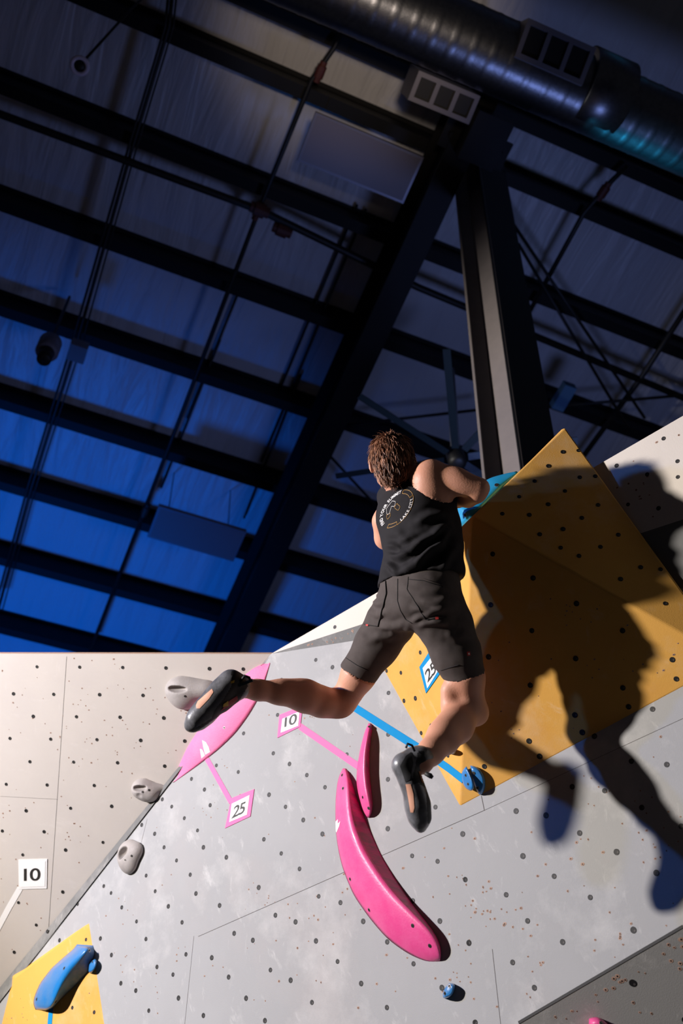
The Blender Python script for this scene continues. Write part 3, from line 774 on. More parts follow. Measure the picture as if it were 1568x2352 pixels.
# sky blue macro on the back of the yellow edge
eL, eT = VP['L'], VP['T']
left = [(1186, 1083), (1160, 1090), (1122, 1103), (1090, 1125), (1050, 1150), (1010, 1180), (990, 1230), (985, 1268)]
right = [(1190, 1086), (1170, 1104), (1150, 1124), (1118, 1156), (1085, 1189), (1050, 1222), (1020, 1250), (988, 1272)]
n_ = 40; Lp, Rp = resample(left, n_), resample(right, n_); V = []; m_ = 20
def edge_z(p):
    s = (1085 - p[0]) / 259.0 if p[0] < 1085 else (p[0] - 1085) / 212.0
    zo = float(-((VP['L'] - CAM) @ MW)[2]) if p[0] < 1085 else 4.15
    return 1 / ((1 - s) / 3.95 + s / zo)
for i in range(n_):
    t = i / (n_ - 1); zb = edge_z(Rp[i]) + .13; w_ = np.linalg.norm(Lp[i] - Rp[i]) / 60
    a, b = P(*Lp[i], zb + .13 * w_), P(*Rp[i], zb); e_ = unit(P(*Rp[min(i + 1, n_ - 1)], zb) - P(*Rp[max(i - 1, 0)], zb)); c = (a + b) / 2
    wv = b - a; wl = np.linalg.norm(wv) / 2 + 1e-5; wv = wv / (2 * wl); dv = unit(np.cross(e_, wv)); dv = dv if dv @ (CAM - c) > 0 else -dv
    for j in range(m_):
        th = 2 * math.pi * j / m_; cx, sx = math.cos(th), math.sin(th)
        V.append(c + wv * wl * np.sign(cx) * abs(cx) ** .7 + dv * (.022 * min(1, w_ * 2) if sx > 0 else .09 * min(1, w_ * 2)) * np.sign(sx) * abs(sx) ** .6)
F = [(i * m_ + j, i * m_ + (j + 1) % m_, (i + 1) * m_ + (j + 1) % m_, (i + 1) * m_ + j) for i in range(n_ - 1) for j in range(m_)] + [tuple(range(m_)), tuple((n_ - 1) * m_ + j for j in range(m_))]
me = mesh(V, F); fixn(me); hb = link('climbing_hold', me, [M_bluev], smooth=True)
tag(hb, 'sky blue rounded hold on the top edge of the yellow volume, gripped by the climber', 'hold'); BV_HB = bvh_of(hb)
bolts(hb, [(1140, 1114), (1068, 1183)], .009)
# long blue hold on the small volume
left = c1([(432,1688),(415,1712),(360,1758),(290,1820),(225,1905),(200,1960),(185,2010),(190,2045),(200,2056)])
ridge = c1([(470,1700),(500,1706),(440,1768),(385,1825),(350,1885),(325,1950),(305,2010),(285,2045),(250,2060)])
right = c1([(525,1694),(536,1740),(505,1830),(440,1905),(375,1965),(330,2010),(305,2040),(280,2055),(255,2061)])
h = ridge_hold('climbing_hold', left, ridge, right, PL_V, .085, [M_blue, M_bluegr], 50, .15, hprof=lambda t: (max(0, 1 - abs(2 * t - 1) ** 5)) ** .5)
tag(h, 'long blue scooped hold on the small yellow volume at bottom left', 'hold'); bolts(h, c1([(361,1822),(206,1997),(313,2010),(503,1722)]), .009)

def chip(name, poly, pl, hgt, m, label, bl, group=None, r=.007):
    """small screwed-on hold: outline on the wall, domed"""
    pts = resample(np.array(poly + [poly[0]], float), 25)[:-1]; c = pts.mean(0); V = []; F = []; n = len(pts); rings = 7
    for k in range(rings):
        s = k / (rings - 1); sc = 1 - .42 * s ** 1.6; hh = hgt * math.sin(s * math.pi / 2) ** .8
        V += [hit(*(c + (p - c) * sc), pl, hh) for p in pts]
    V.append(hit(*c, pl, hgt * 1.02))
    for k in range(rings - 1):
        for i in range(n): F.append((k * n + i, k * n + (i + 1) % n, (k + 1) * n + (i + 1) % n, (k + 1) * n + i))
    F += [((rings - 1) * n + i, (rings - 1) * n + (i + 1) % n, rings * n) for i in range(n)] + [tuple(range(n))]
    me = mesh(V, F); fixn(me); o = link(name, me, [m], smooth=True); tag(o, label, 'hold', group); bolts(o, bl, r); return o
chip('climbing_hold', c5([(195,993),(165,1020),(160,1070),(180,1125),(205,1148),(238,1158),(245,1140),(240,1090),(215,1030)]), PL_Y1, .014, M_blue, 'small blue half-moon hold, left one of the pair on the yellow ridge', c5([(191,1051),(206,1107)]), 'pair of blue half moons', .006)
chip('climbing_hold', c5([(220,988),(218,1030),(235,1090),(258,1150),(283,1195),(312,1150),(319,1090),(300,1030),(270,998),(245,988)]), PL_Y2, .028, M_blue, 'larger blue half-moon hold, right one of the pair on the yellow ridge', c5([(240,1037),(266,1130)]), 'pair of blue half moons', .007)
chip('climbing_hold', c3([(85,990),(122,986),(126,1005),(115,1050),(95,1080),(46,1092),(42,1070),(52,1025)]), PL_B, .04, M_blue, 'tiny blue almond hold alone on the grey wall near the bottom', c3([(87,1008),(57,1053)]))
chip('climbing_hold', c7([(905,1330),(935,1312),(960,1320),(962,1345),(937,1363),(915,1350)]), PL_Y1, .03, M_greyh, 'tiny grey hold on the yellow volume behind the right calf', c7([(940, 1333)]), None, .005)
chip('climbing_hold', c1([(500,1800),(528,1765),(546,1768),(544,1810),(515,1855),(495,1850)]), PL_V, .035, M_blue, 'little blue chip hold at the right end of the long blue hold', c1([(520,1787)]), None, .005)
chip('climbing_hold', [(1352, 2340), (1368, 2330), (1390, 2345), (1420, 2380), (1400, 2420), (1350, 2400)], PL_E, .06, M_pink, 'tip of a pink hold at the bottom edge on the darker lower wall', [(1380, 2350)])
chip('climbing_hold', [(-30, 2275), (0, 2290), (9, 2312), (0, 2325), (-35, 2335)], (PL_A[0] + PL_A[1] * .01, PL_A[1]), .06, M_greyh, 'sliver of a grey hold at the left edge beside the small volume', [(0, 2305)])

# grey pocket holds
def lframe(px, py, pl):
    o = hit(px, py, pl); x = unit(hit(px + 5, py, pl) - o); n = pl[1]; y = np.cross(n, x); y = y if y @ (hit(px, py - 5, pl) - o) > 0 else -y
    return o, x, y, n, np.linalg.norm(hit(px + 10, py, pl) - o) / 10
def pocket_hold(px, py, pl, build, label, bl, h=.004, size=.17):
    o, x, y, n, s = lframe(px, py, pl); g = SDF(o - size, o + size, h)
    build(g, lambda a, b, c=0.0: o + x * a * s - y * b * s + n * c, (x, y, n), s)
    g.cut(o + n * .001, -n); me = g.mesh(); ob = link('climbing_hold', me, [M_greyh], smooth=True)
    tag(ob, label, 'hold'); bolts(ob, bl, .006); return ob
def b1(g, q, ax, s):
    x, y, n = ax
    g.ell(q(-20, 0), ax, (40 * s, 32 * s, .075), .02); g.ell(q(28, -2), ax, (36 * s, 22 * s, .06), .05); g.ell(q(-14, 20), ax, (28 * s, 22 * s, .06), .04)
    g.ell(q(-24, -9, .075), (unit(x - y * .03), y, n), (24 * s, 7 * s, .055), .006, 'sub')
pocket_hold(440, 1585, PL_A, b1, 'grey pocket hold behind the climber\'s left shoe, uppermost of the grey ones', c6([(266,373)]))
def b2(g, q, ax, s):
    x, y, n = ax
    g.ell(q(-14, -2), ax, (24 * s, 21 * s, .065), .02); g.cone(q(-5, 2, .0), q(36, -2, .0), 22 * s, 7 * s, .03); g.ell(q(8, 8), ax, (22 * s, 18 * s, .06), .03)
    g.ell(q(-12, -9, .065), ax, (17 * s, 6 * s, .045), .006, 'sub'); g.ball(q(-12, 6, .072), 6 * s, .008, 'sub')
pocket_hold(342, 1812, PL_A, b2, 'grey wedge hold with a slot, beside the lower tip of the pink corner hold', c1([(802,830),(838,820)]))
def b3(g, q, ax, s):
    x, y, n = ax
    g.ell(q(-4, -4), (unit(x + y * .5), unit(y - x * .5), n), (22 * s, 21 * s, .05), .02); g.ell(q(2, 8), ax, (17 * s, 17 * s, .045), .03); g.ell(q(15, -8), ax, (12 * s, 12 * s, .04), .03)
    g.ell(q(-5, -4, .055), (unit(x + y * .7), unit(y - x * .7), n), (12 * s, 8 * s, .05), .008, 'sub')
pocket_hold(300, 1968, (PL_B[0] + PL_B[1] * .006, PL_B[1]), b3, 'grey round pocket hold on the dark corner strip, lowest of the grey ones', c1([(704,1213),(740,1190)]))

# ------------------------------------------------------------------ tape and number tags
M_tpink = mat('pink_route_tape', (243, 126, 176), .8, spec=.1)
M_tblue = mat('blue_route_tape', (28, 140, 200), .8, 0, 20, .3, (50, 150, 200), spec=.1)
M_twhite = mat('white_route_tape', (240, 238, 236), .5)
M_paper = mat('white_paper_tag', (246, 244, 242), .6)
M_ink = mat('black_number_ink', (38, 36, 32), .6)
def tape(pts, w, pl, m, label, off=.0015):
    mb = MB(); q = [hit(x, y, pl, off) for x, y in pts]; s = [unit(np.cross(unit(q[min(i + 1, len(q) - 1)] - q[max(i - 1, 0)]), pl[1])) * w / 2 for i in range(len(q))]
    v = [a + b for a, b in zip(q, s)] + [a - b for a, b in zip(q, s)]; k = len(q)
    mb.add(v + [p - pl[1] * .0012 for p in v], [(i, i + 1, k + i + 1, k + i) for i in range(k - 1)] + [(0, k, 3 * k, 2 * k), (k - 1, 2 * k - 1, 4 * k - 1, 3 * k - 1)]); me_ = mb
    return tag(mb.build('tape_strip', [m]), label, 'tape')
def bil(c, u, v):                                            # TL TR BR BL
    c = np.array(c, float); return (c[3] * (1 - u) + c[2] * u) * (1 - v) + (c[0] * (1 - u) + c[1] * u) * v
def route_tag(txt, outer, inner, tbox, pl, m, label, off=.003, bold=.012):
    o = [hit(*p, pl, off) for p in outer]; i = [hit(*p, pl, off + .0012) for p in inner]; n = pl[1]
    mb = MB(); mb.add(o + [p - n * .0025 for p in o], [(0, 1, 2, 3), (0, 4, 5, 1), (1, 5, 6, 2), (2, 6, 7, 3), (3, 7, 4, 0), (7, 6, 5, 4)])
    t = mb.build('route_tag', [m]); tag(t, label, 'tag')
    mb = MB(); mb.add(i + [p - n * .001 for p in i], [(0, 1, 2, 3), (0, 4, 5, 1), (1, 5, 6, 2), (2, 6, 7, 3), (3, 7, 4, 0)]); mb.build('paper', [M_paper], t)
    v, f = text_mesh(txt, bold, .86); lo, hi = v.min(0), v.max(0); uv = (v - lo) / (hi - lo)
    V = [hit(*bil(tbox, a, b), pl, off + .002) for a, b in uv]; link('number', mesh(V, f), [M_ink], t)
    return t
ty = lambda q: [tuple(p) for p in q]
route_tag('25', c6([(598,1108),(763,1042),(735,1238),(553,1324)]), c6([(602,1148),(730,1085),(711,1226),(584,1280)]), c6([(622,1165),(705,1128),(692,1212),(598,1258)]), PL_B, M_tpink, 'pink-framed 25 tag on the grey wall below the corner hold')
route_tag('10', c6([(945,508),(1112,440),(1095,592),(930,673)]), c6([(966,536),(1090,482),(1080,586),(954,636)]), c6([(985,528),(1075,492),(1066,570),(980,598)]), PL_B, M_tpink, 'pink-framed 10 tag half hidden by the climber\'s left knee')
route_tag('25', c7([(698,728),(800,570),(862,752),(745,917)]), c7([(722,736),(797,640),(836,750),(755,882)]), c7([(735,768),(802,672),(822,760),(758,842)]), PL_Y1, M_tblue, 'blue-framed 25 tag on the yellow volume between the legs')
route_tag('10', c1([(103,1212),(265,1208),(262,1374),(106,1378)]), c1([(112,1225),(255,1220),(252,1362),(114,1366)]), c1([(134,1262),(228,1258),(227,1330),(134,1332)]), PL_A, M_twhite, 'white 10 tag on the beige wall at far left')
tape([(472, 1738), (530, 1842)], .027, PL_B, M_tpink, 'pink tape line from the corner hold to the 25 tag')
tape([(688, 1668), (752, 1712), (822, 1760)], .03, PL_B, M_tpink, 'pink tape line from the 10 tag to the slim crescent')
tape([(800, 1616), (880, 1667), (975, 1727)], .034, PL_B, M_tblue, 'blue tape line on the grey wall, running behind the right ankle')
tape([(975, 1727), (1030, 1765), (1062, 1790)], .034, PL_Y1, M_tblue, 'blue tape line on the yellow volume ending at the blue half moons')
tape([(46, 2040), (20, 2085), (-20, 2160)], .032, PL_A, M_twhite, 'white tape line running down left from the white 10 tag')
tape([(117, 2316), (114, 2350), (110, 2400)], .034, PL_V, M_tblue, 'blue tape strip below the long blue hold at the bottom edge')
# ------------------------------------------------------------------ the climber
M_skin = mat('tanned_skin', (218, 158, 130), .52, 0, 18, .35, (206, 138, 110), .08, 160)
M_skin.node_tree.nodes['Principled BSDF'].inputs['Subsurface Weight'].default_value = .08
M_skin.node_tree.nodes['Principled BSDF'].inputs['Subsurface Radius'].default_value = (.012, .005, .003)
M_tank = mat('black_cotton_knit', (38, 36, 38), .85, 0, 40, .4, (46, 44, 47), .15, 900, spec=.2)
M_short = mat('charcoal_stretch_canvas', (78, 70, 67), .8, 0, 30, .5, (92, 84, 80), .2, 700, spec=.25)
M_stitch = mat('dark_stitching', (34, 31, 31), .85)
M_hair = [mat('brown_hair', (128, 86, 63), .5, 0, 60, .6, (82, 52, 38)), mat('light_brown_hair', (178, 128, 98), .48, 0, 60, .6, (120, 80, 58)), mat('dark_brown_hair', (70, 45, 34), .5)]
M_rub = mat('black_grey_shoe_rubber', (88, 88, 91), .3, 0, 22, .8, (136, 136, 140), .06, 120, spec=.85)
M_upper = mat('black_shoe_upper', (30, 30, 32), .6)
M_peach = mat('peach_midsole_leather', (226, 166, 136), .6)
M_redst = mat('red_shoe_strap', (158, 34, 44), .5)
M_yel = mat('yellow_shoe_accent', (206, 168, 60), .5)
M_gold = mat('gold_print_ink', (186, 140, 70), .5)

side_lo = dirW(.8, 0, -.6); side_up = dirW(.76, .16, -.62)
J = dict(pel=P(962, 1388, 3.72), waist=P(970, 1305, 3.77), rib=P(963, 1222, 3.805), chest=P(957, 1160, 3.835), neck=P(938, 1110, 3.87))
HC = P(900, 1064, 3.86)
hu = dirW(-.08, .82, .54); hf = np.array(dirW(.03, -.48, .86)); hf = unit(hf - hu * (hf @ hu)); hr = np.cross(hf, hu); HAX = (hr, hf, hu)
def hp(r, f, u): return HC + hr * r + hf * f + hu * u
Rsh, Rel, Rel2, Rfm, Rwr = P(992, 1092, 3.765), P(1101, 1121, 3.71), P(1094, 1134, 3.725), P(1050, 1147, 3.86), P(1024, 1152, 3.95)
Lsh, Lel, Lfm, Lwr = P(908, 1152, 3.97), P(886, 1236, 4.02), P(935, 1236, 4.05), P(980, 1232, 4.08)
Rhip, Lhip = P(1012, 1412, 3.705), P(908, 1412, 3.82)
def hand(g, wr, fwd, across, up, L=.095):
    """palm, four fingers of unequal length curling over an edge, and a thumb"""
    k = .012
    g.ell(wr + fwd * .045, (fwd, across, up), (.055, .042, .017), .02)
    for i, (o, ln, r) in enumerate(((-.03, .066, .0088), (-.010, .076, .0092), (.011, .071, .009), (.031, .056, .0078))):
        a = wr + fwd * .082 + across * o
        b = a + fwd * ln * .42 - up * .004; c = b + fwd * ln * .26 - up * ln * .24; d = c + fwd * ln * .06 - up * ln * .30
        g.limb([a - fwd * .02, b, c, d], [r * 1.1, r, r * .95, r * .85], .004)
    a = wr + fwd * .025 - across * .03
    g.limb([a, a + fwd * .03 - across * .026 - up * .006, a + fwd * .06 - across * .03 - up * .016], [.013, .0108, .009], .008)
g = SDF(np.minimum.reduce([P(430, 1690, 3.6), P(1140, 1180, 3.7), P(960, 1910, 3.2), P(850, 1000, 4.3), HC]) - .12,
        np.maximum.reduce([P(430, 1690, 3.6), P(1140, 1180, 3.7), P(960, 1910, 3.2), P(850, 1000, 4.3), HC]) + .16, .0066)
# trunk
g.loft([J['pel'], J['waist'], J['rib'], J['chest'], J['neck']], [.150, .132, .145, .142, .07], [.105, .095, .102, .1, .06], side_lo, .03, .9)
g.limb([J['neck'], P(914, 1082, 3.865)], [.062, .056], .03)
# shoulders, back of the shoulder blade and arms
g.limb([P(938, 1112, 3.84), P(985, 1092, 3.78)], [.05, .052], .04)
g.ell(P(1000, 1122, 3.735), (unit(P(1035, 1150, 3.80) - P(985, 1090, 3.8)), side_up, np.cross(unit(P(1035, 1150, 3.80) - P(985, 1090, 3.8)), side_up)), (.075, .05, .045), .035)
g.limb([P(978, 1104, 3.745), P(980, 1150, 3.74)], [.045, .038], .05)

g.limb([Rsh, P(1045, 1104, 3.74), Rel], [.058, .046, .039], .03)
g.ell(P(1050, 1110, 3.715), (unit(Rel - Rsh), dirW(0, 1, 0), dirW(.2, 0, -1)), (.07, .036, .034), .03)
g.limb([Rel2, P(1074, 1143, 3.79), Rfm, Rwr], [.038, .037, .032, .027], .012)
g.limb([P(920, 1118, 3.90), Lsh], [.05, .055], .04)
g.limb([Lsh, P(884, 1198, 4.0), Lel, Lfm, Lwr], [.055, .046, .041, .036, .028], .03)
hand(g, Rwr, unit(P(990, 1150, 4.05) - Rwr), unit(np.cross(unit(P(990, 1150, 4.05) - Rwr), dirW(0, .8, -.4))), dirW(0, .85, -.3))
hand(g, Lwr, unit(P(1022, 1216, 4.17) - Lwr), unit(np.cross(unit(P(1022, 1216, 4.17) - Lwr), dirW(0, .8, -.4))), dirW(0, .85, -.3))
# legs
Rkn, Lkn = P(1077, 1626, 3.69), P(785, 1618, 3.90)
g.limb([Rhip, P(1047, 1500, 3.685), P(1069, 1556, 3.685), Rkn], [.078, .064, .066, .058], .03)
g.limb([Rkn, P(1046, 1668, 3.605), P(1018, 1696, 3.53), P(990, 1726, 3.46), P(968, 1752, 3.40)], [.055, .060, .053, .042, .036], .03)
g.ell(P(1028, 1666, 3.56), (unit(P(990, 1726, 3.46) - Rkn), dirW(-.6, .6, -.3), dirW(.5, .5, .6)), (.11, .042, .045), .03)
g.ball(P(1096, 1640, 3.70), .040, .03)
g.limb([Lhip, P(868, 1480, 3.845), P(824, 1548, 3.87), Lkn], [.078, .062, .064, .052], .03)
g.limb([P(780, 1620, 3.88), P(738, 1612, 3.85), P(700, 1600, 3.815), P(640, 1590, 3.755), P(592, 1585, 3.71), P(552, 1580, 3.67)], [.052, .056, .058, .043, .0355, .034], .025)
g.ell(P(690, 1590, 3.80), (unit(P(592, 1585, 3.71) - Lkn), dirW(0, 1, -.1), dirW(.3, 0, .9)), (.10, .045, .045), .03)
g.ball(P(776, 1634, 3.885), .038, .03)
g.limb([P(1030, 1585, 3.665), P(1030, 1620, 3.66)], [.03, .03], .03)
# feet inside the shoes
g.limb([P(968, 1752, 3.40), P(930, 1760, 3.375), P(957, 1848, 3.35), P(965, 1888, 3.35)], [.034, .03, .026, .016], .02)
g.limb([P(552, 1580, 3.67), P(528, 1568, 3.645), P(468, 1636, 3.61), P(445, 1658, 3.60)], [.032, .03, .026, .018], .02)
# head with face and ears
g.ell(hp(0, -.006, .022), HAX, (.071, .088, .076), .02)
g.ell(hp(0, .03, -.03), HAX, (.06, .068, .078), .04)
g.ell(hp(0, .07, -.075), HAX, (.036, .034, .03), .03)                     # chin
g.limb([hp(0, .098, .012), hp(0, .118, -.028)], [.009, .014], .012)       # nose
g.ell(hp(0, .098, .028), HAX, (.05, .012, .012), .02)                    # brow
for s in (-1, 1):
    g.ball(hp(s * .03, .096, .008), .016, .012, 'sub'); g.ball(hp(s * .03, .082, .008), .0145, .003)
    g.ell(hp(s * .04, .08, -.02), HAX, (.02, .02, .016), .02)
    g.ell(hp(s * .082, -.004, -.006), (unit(hr * s + hf * .35), unit(hf - hr * s * .35), hu), (.010, .021, .034), .006)
    g.ell(hp(s * .089, -.002, -.006), (unit(hr * s + hf * .45), unit(hf - hr * s * .45), hu), (.006, .011, .022), .004, 'sub')
g.ell(hp(0, .098, -.052), HAX, (.024, .010, .007), .006); g.ell(hp(0, .096, -.062), HAX, (.02, .011, .007), .006)
g.limb([hp(0, -.045, -.05), P(922, 1092, 3.865)], [.058, .058], .04)
me = g.mesh('body'); 
person = link('person', me, [M_skin], origin=J['pel'], smooth=True)
tag(person, 'climber seen from behind in black tank top and charcoal shorts, hugging the yellow volume', 'person')

def folds(o, lines, nz=(0, 1), gain=1.7):
    w = np.array(world_loc(o)); me = o.data; n = len(me.vertices)
    co = np.empty(n * 3); me.vertices.foreach_get('co', co); co = co.reshape(-1, 3); nr = np.empty(n * 3); me.vertex_normals.foreach_get('vector', nr); nr = nr.reshape(-1, 3)
    px = proj(co + w); vd = CAM - (co + w); vd /= np.linalg.norm(vd, axis=1)[:, None]; f = np.clip((nr * vd).sum(1) * 3 + .4, 0, 1)
    d = np.zeros(n)
    for pl, amp, wd_ in lines:
        pl = np.array(pl, float); best = np.full(n, 1e9); tb = np.zeros(n); L = len(pl) - 1
        for i in range(L):
            a, b = pl[i], pl[i + 1]; ab = b - a; t = np.clip(((px - a) @ ab) / (ab @ ab), 0, 1)
            dd = np.linalg.norm(px - a - t[:, None] * ab, axis=1); m = dd < best; best[m] = dd[m]; tb[m] = (i + t[m]) / L
        e = np.minimum(1, 4 * np.minimum(tb, 1 - tb) + .25)
        d += gain * amp * e * (np.exp(-(best / wd_) ** 2) - .45 * np.exp(-((best - 1.8 * wd_) / wd_) ** 2)) * f
    if nz[0]:
        d += nz[0] * np.array([noise.noise(Vector(c) * nz[1]) + .5 * noise.noise(Vector(c) * nz[1] * 2.3) for c in co])
    co += nr * d[:, None]; me.vertices.foreach_set('co', co.ravel()); me.update()

# tank top
g = SDF(np.minimum(J['pel'], J['neck']) - .3, np.maximum(J['pel'], J['neck']) + .3, .0058)
g.loft([P(965, 1352, 3.745), P(973, 1305, 3.768), P(976, 1262, 3.797), P(967, 1222, 3.817), P(955, 1164, 3.835), P(938, 1112, 3.875)], [.174, .154, .146, .154, .165, .118], [.134, .130, .128, .128, .114, .085], side_lo, .0, .7)
g.limb([P(958, 1100, 3.83), P(930, 1120, 3.875), P(893, 1142, 3.94)], [.055, .06, .05], .03)
g.ell(P(958, 1150, 3.79), (side_up, dirW(-.1, .7, .7), np.cross(side_up, dirW(-.1, .7, .7))), (.10, .10, .07), .04)
sp = unit(J['rib'] - J['pel'])
g.cut(P(960, 1318, 3.66), -unit(sp - side_lo * .10))
g.ball(P(1020, 1074, 3.735), .128, .006, 'sub')
g.ball(P(915, 1080, 3.88), .066, .006, 'sub')
me = g.mesh('tank'); tank = link('tank_top', me, [M_tank], person, smooth=True); tank['label'] = 'black tank top with printed back'
q1 = lambda L: [(740 + x * .3189, 960 + y * .3189) for x, y in L]
folds(tank, [(q1([(900, 690), (780, 700), (660, 760)]), .006, 9), (q1([(900, 750), (800, 850), (640, 960), (520, 1010)]), .0085, 9), (q1([(925, 790), (850, 890), (720, 1000), (560, 1070)]), .0085, 8),
             (q1([(900, 910), (780, 960), (680, 1060), (540, 1120)]), .010, 9), (q1([(460, 900), (560, 950), (650, 920), (760, 860)]), .006, 7), (q1([(465, 980), (560, 1000), (640, 980)]), .006, 7),
             (q1([(470, 1040), (500, 1080), (545, 1120)]), .008, 7), (q1([(640, 860), (560, 900), (450, 940)]), .005, 8), (q1([(980, 900), (900, 1000), (860, 1100)]), .007, 10), (q1([(520, 820), (600, 870), (720, 860)]), .004, 10)], (.004, 9))
BV_T = bvh_of(tank)
def on_line(name, pts, bv, r, m, parent, lift=.0006, n=6, step=3.0):
    d = resample(np.array(pts, float), max(3, int(sum(np.linalg.norm(np.subtract(pts[i + 1], pts[i])) for i in range(len(pts) - 1)) / step)), False)
    q = []
    for x, y in d:
        h, nn = cast(bv, x, y)
        if h is not None: q.append(h + nn * lift)
    if len(q) < 2: return None
    b = MB(); b.tube(q, r, n); return b.build(name, m, parent, smooth=True)
# round print on the back
PC, PU, PV = np.array([911.0, 1169.0]), np.array([29.0, -38.0]), np.array([-20.5, -15.0])
def pp(x, y): return PC + PU * x + PV * y
M_print = mat('white_print_ink', (226, 222, 220), .6)
def arc_text(s, r, a0, a1, hgt, inner, nm):
    """letters set round a circle; a0..a1 in degrees"""
    V = []; F = []
    ws = []
    for ch in s:
        if ch == ' ': ws.append((None, .32)); continue
        v, f = text_mesh(ch, .025); ws.append(((v, f), v[:, 0].max() - v[:, 0].min() + .12))
    tot = sum(w for _, w in ws); a = a0
    for it, w in ws:
        da = (a1 - a0) * w / tot
        if it:
            v, f = it; v = v - [v[:, 0].min(), 0]; b = len(V); W = w
            for x, y in v:
                t = math.radians(a + da * (x + .06) / W); rr = r + (y / .72 * hgt if not inner else -y / .72 * hgt)
                h, n_ = cast(BV_T, *pp(math.cos(t) * rr, math.sin(t) * rr))
                V.append(tuple(h + n_ * .0022) if h is not None else None)
            F += [tuple(b + i for i in q) for q in f]
        a += da
    F = [f for f in F if all(V[i] is not None for i in f)]; us = sorted({i for f in F for i in f}); rm = {o: k for k, o in enumerate(us)}
    return link(nm, mesh([V[i] for i in us], [[rm[i] for i in f] for f in F]), [M_print], tank)
arc_text('FIND YOUR SUMMIT', .88, 176, 36, .20, False, 'print_lettering')
arc_text('LAKE CITY', 1.06, 250, 330, .20, True, 'print_lettering')
arcp = lambda r, a0, a1, n=14: [tuple(pp(r * math.cos(math.radians(a0 + (a1 - a0) * i / n)), r * math.sin(math.radians(a0 + (a1 - a0) * i / n)))) for i in range(n + 1)]
for a0, a1 in ((200, 236), (-22, 30)):
    L_ = arcp(1.07, a0, a1) + arcp(.86, a1, a0) + [arcp(1.07, a0, a1)[0]]
    on_line('print_border', L_, BV_T, .0011, [M_gold], tank)
on_line('print_border', arcp(1.08, 236, 338), BV_T, .001, [M_gold], tank)
for L_, m in ((q1([(463,652),(505,598),(530,602),(519,640),(500,634),(484,690),(466,696),(463,652)]), M_print), (q1([(538,616),(564,640),(546,668),(519,645),(538,616)]), M_gold), (q1([(466,700),(491,684),(491,706),(472,731),(463,716),(466,700)]), M_gold)):
    on_line('print_emblem', L_, BV_T, .0011, [m], tank)

# shorts
g = SDF(np.minimum.reduce([J['pel'], Rkn, Lkn]) - .28, np.maximum.reduce([J['pel'], Rkn, Lkn]) + .3, .0058)
g.loft([P(968, 1300, 3.765), P(965, 1345, 3.74), J['pel'], P(962, 1408, 3.725)], [.138, .150, .156, .145], [.100, .108, .112, .105], side_lo, .03, .6)
g.loft([P(1010, 1400, 3.70), P(1024, 1440, 3.69), P(1047, 1500, 3.685), P(1074, 1572, 3.685)], [.096, .093, .086, .076], [.088, .080, .072, .072], dirW(1, 0, 0), .035)
g.loft([P(914, 1400, 3.82), P(897, 1430, 3.835), P(866, 1480, 3.855), P(812, 1562, 3.88)], [.091, .087, .080, .073], [.086, .076, .070, .070], dirW(.87, -.49, 0), .035)
g.ell(P(985, 1392, 3.665), (side_lo, dirW(0, 1, 0), dirW(.6, 0, .8)), (.075, .08, .05), .05)
g.ell(P(912, 1392, 3.735), (side_lo, dirW(0, 1, 0), dirW(.6, 0, .8)), (.06, .08, .05), .05)
dr = unit(P(1074, 1572, 3.675) - P(1046, 1500, 3.665)); dl = unit(P(812, 1562, 3.85) - P(866, 1480, 3.80))
def cut_near(g, p, n, c, R):
    sl, q = g.region(np.asarray(c) - R, np.asarray(c) + R); m = np.linalg.norm(q - c, axis=-1) < R
    f = g.f[sl]; f[m] = np.maximum(f[m], ((q - p) @ n)[m]); g.f[sl] = f
VD = unit(P(950, 1550, 3.7) - CAM)
cut_near(g, P(1066, 1550, 3.685), unit(dirW(.21, -.98, 0) + VD * .15), P(1074, 1580, 3.69), .14)
cut_near(g, P(821, 1550, 3.875), unit(dirW(-.47, -.88, 0) + VD * .15), P(808, 1575, 3.88), .14)
g.cut(P(968, 1306, 3.76), sp)
me = g.mesh('shorts'); shorts = link('shorts', me, [M_short], person, smooth=True)
q2 = lambda L: [(740 + x * .3189, 1300 + y * .3189) for x, y in L]
folds(shorts, [(q2([(690, 250), (800, 270), (890, 255)]), .005, 7), (q2([(660, 300), (780, 325), (900, 300)]), .006, 7), (q2([(640, 400), (700, 370), (800, 350)]), .006, 6), (q2([(690, 420), (800, 400), (920, 410)]), .007, 8),
               (q2([(600, 420), (500, 450), (400, 440)]), .007, 8), (q2([(590, 460), (480, 510), (360, 500)]), .006, 8), (q2([(640, 430), (590, 490), (540, 530)]), .004, 9),
               (q2([(345, 250), (400, 270), (450, 260)]), .004, 6), (q2([(335, 330), (400, 350), (460, 340)]), .004, 6), (q2([(880, 480), (960, 520), (1050, 500)]), .004, 9),
               (q2([(560, 150), (700, 190), (860, 180)]), .003, 8), (q2([(260, 500), (330, 540), (420, 540)]), .003, 8)], (.003, 12), 1.25)
BV_S = bvh_of(shorts)
pk = patch('pocket', q2([(622, 78), (720, 88), (872, 138), (930, 200), (940, 330), (895, 372), (745, 388), (610, 170)]), BV_S, [M_short], shorts, .0028, 4)
on_line('stitching', q2([(622, 78), (612, 168), (745, 386), (895, 370)]), BV_S, .0015, [M_stitch], pk, .003)
on_line('stitching', q2([(626, 96), (730, 106), (866, 152)]), BV_S, .0015, [M_stitch], pk, .003)
pk = patch('pocket', q2([(396, 140), (458, 108), (462, 200), (436, 300), (402, 434), (318, 428), (350, 290)]), BV_S, [M_short], shorts, .0028, 4)
on_line('stitching', q2([(458, 108), (462, 200), (436, 300), (402, 434), (305, 420)]), BV_S, .0016, [M_stitch], pk, .003)
on_line('seam', q2([(543, 92), (541, 250), (562, 320), (600, 385), (645, 412)]), BV_S, .0016, [M_stitch], shorts, .0004)
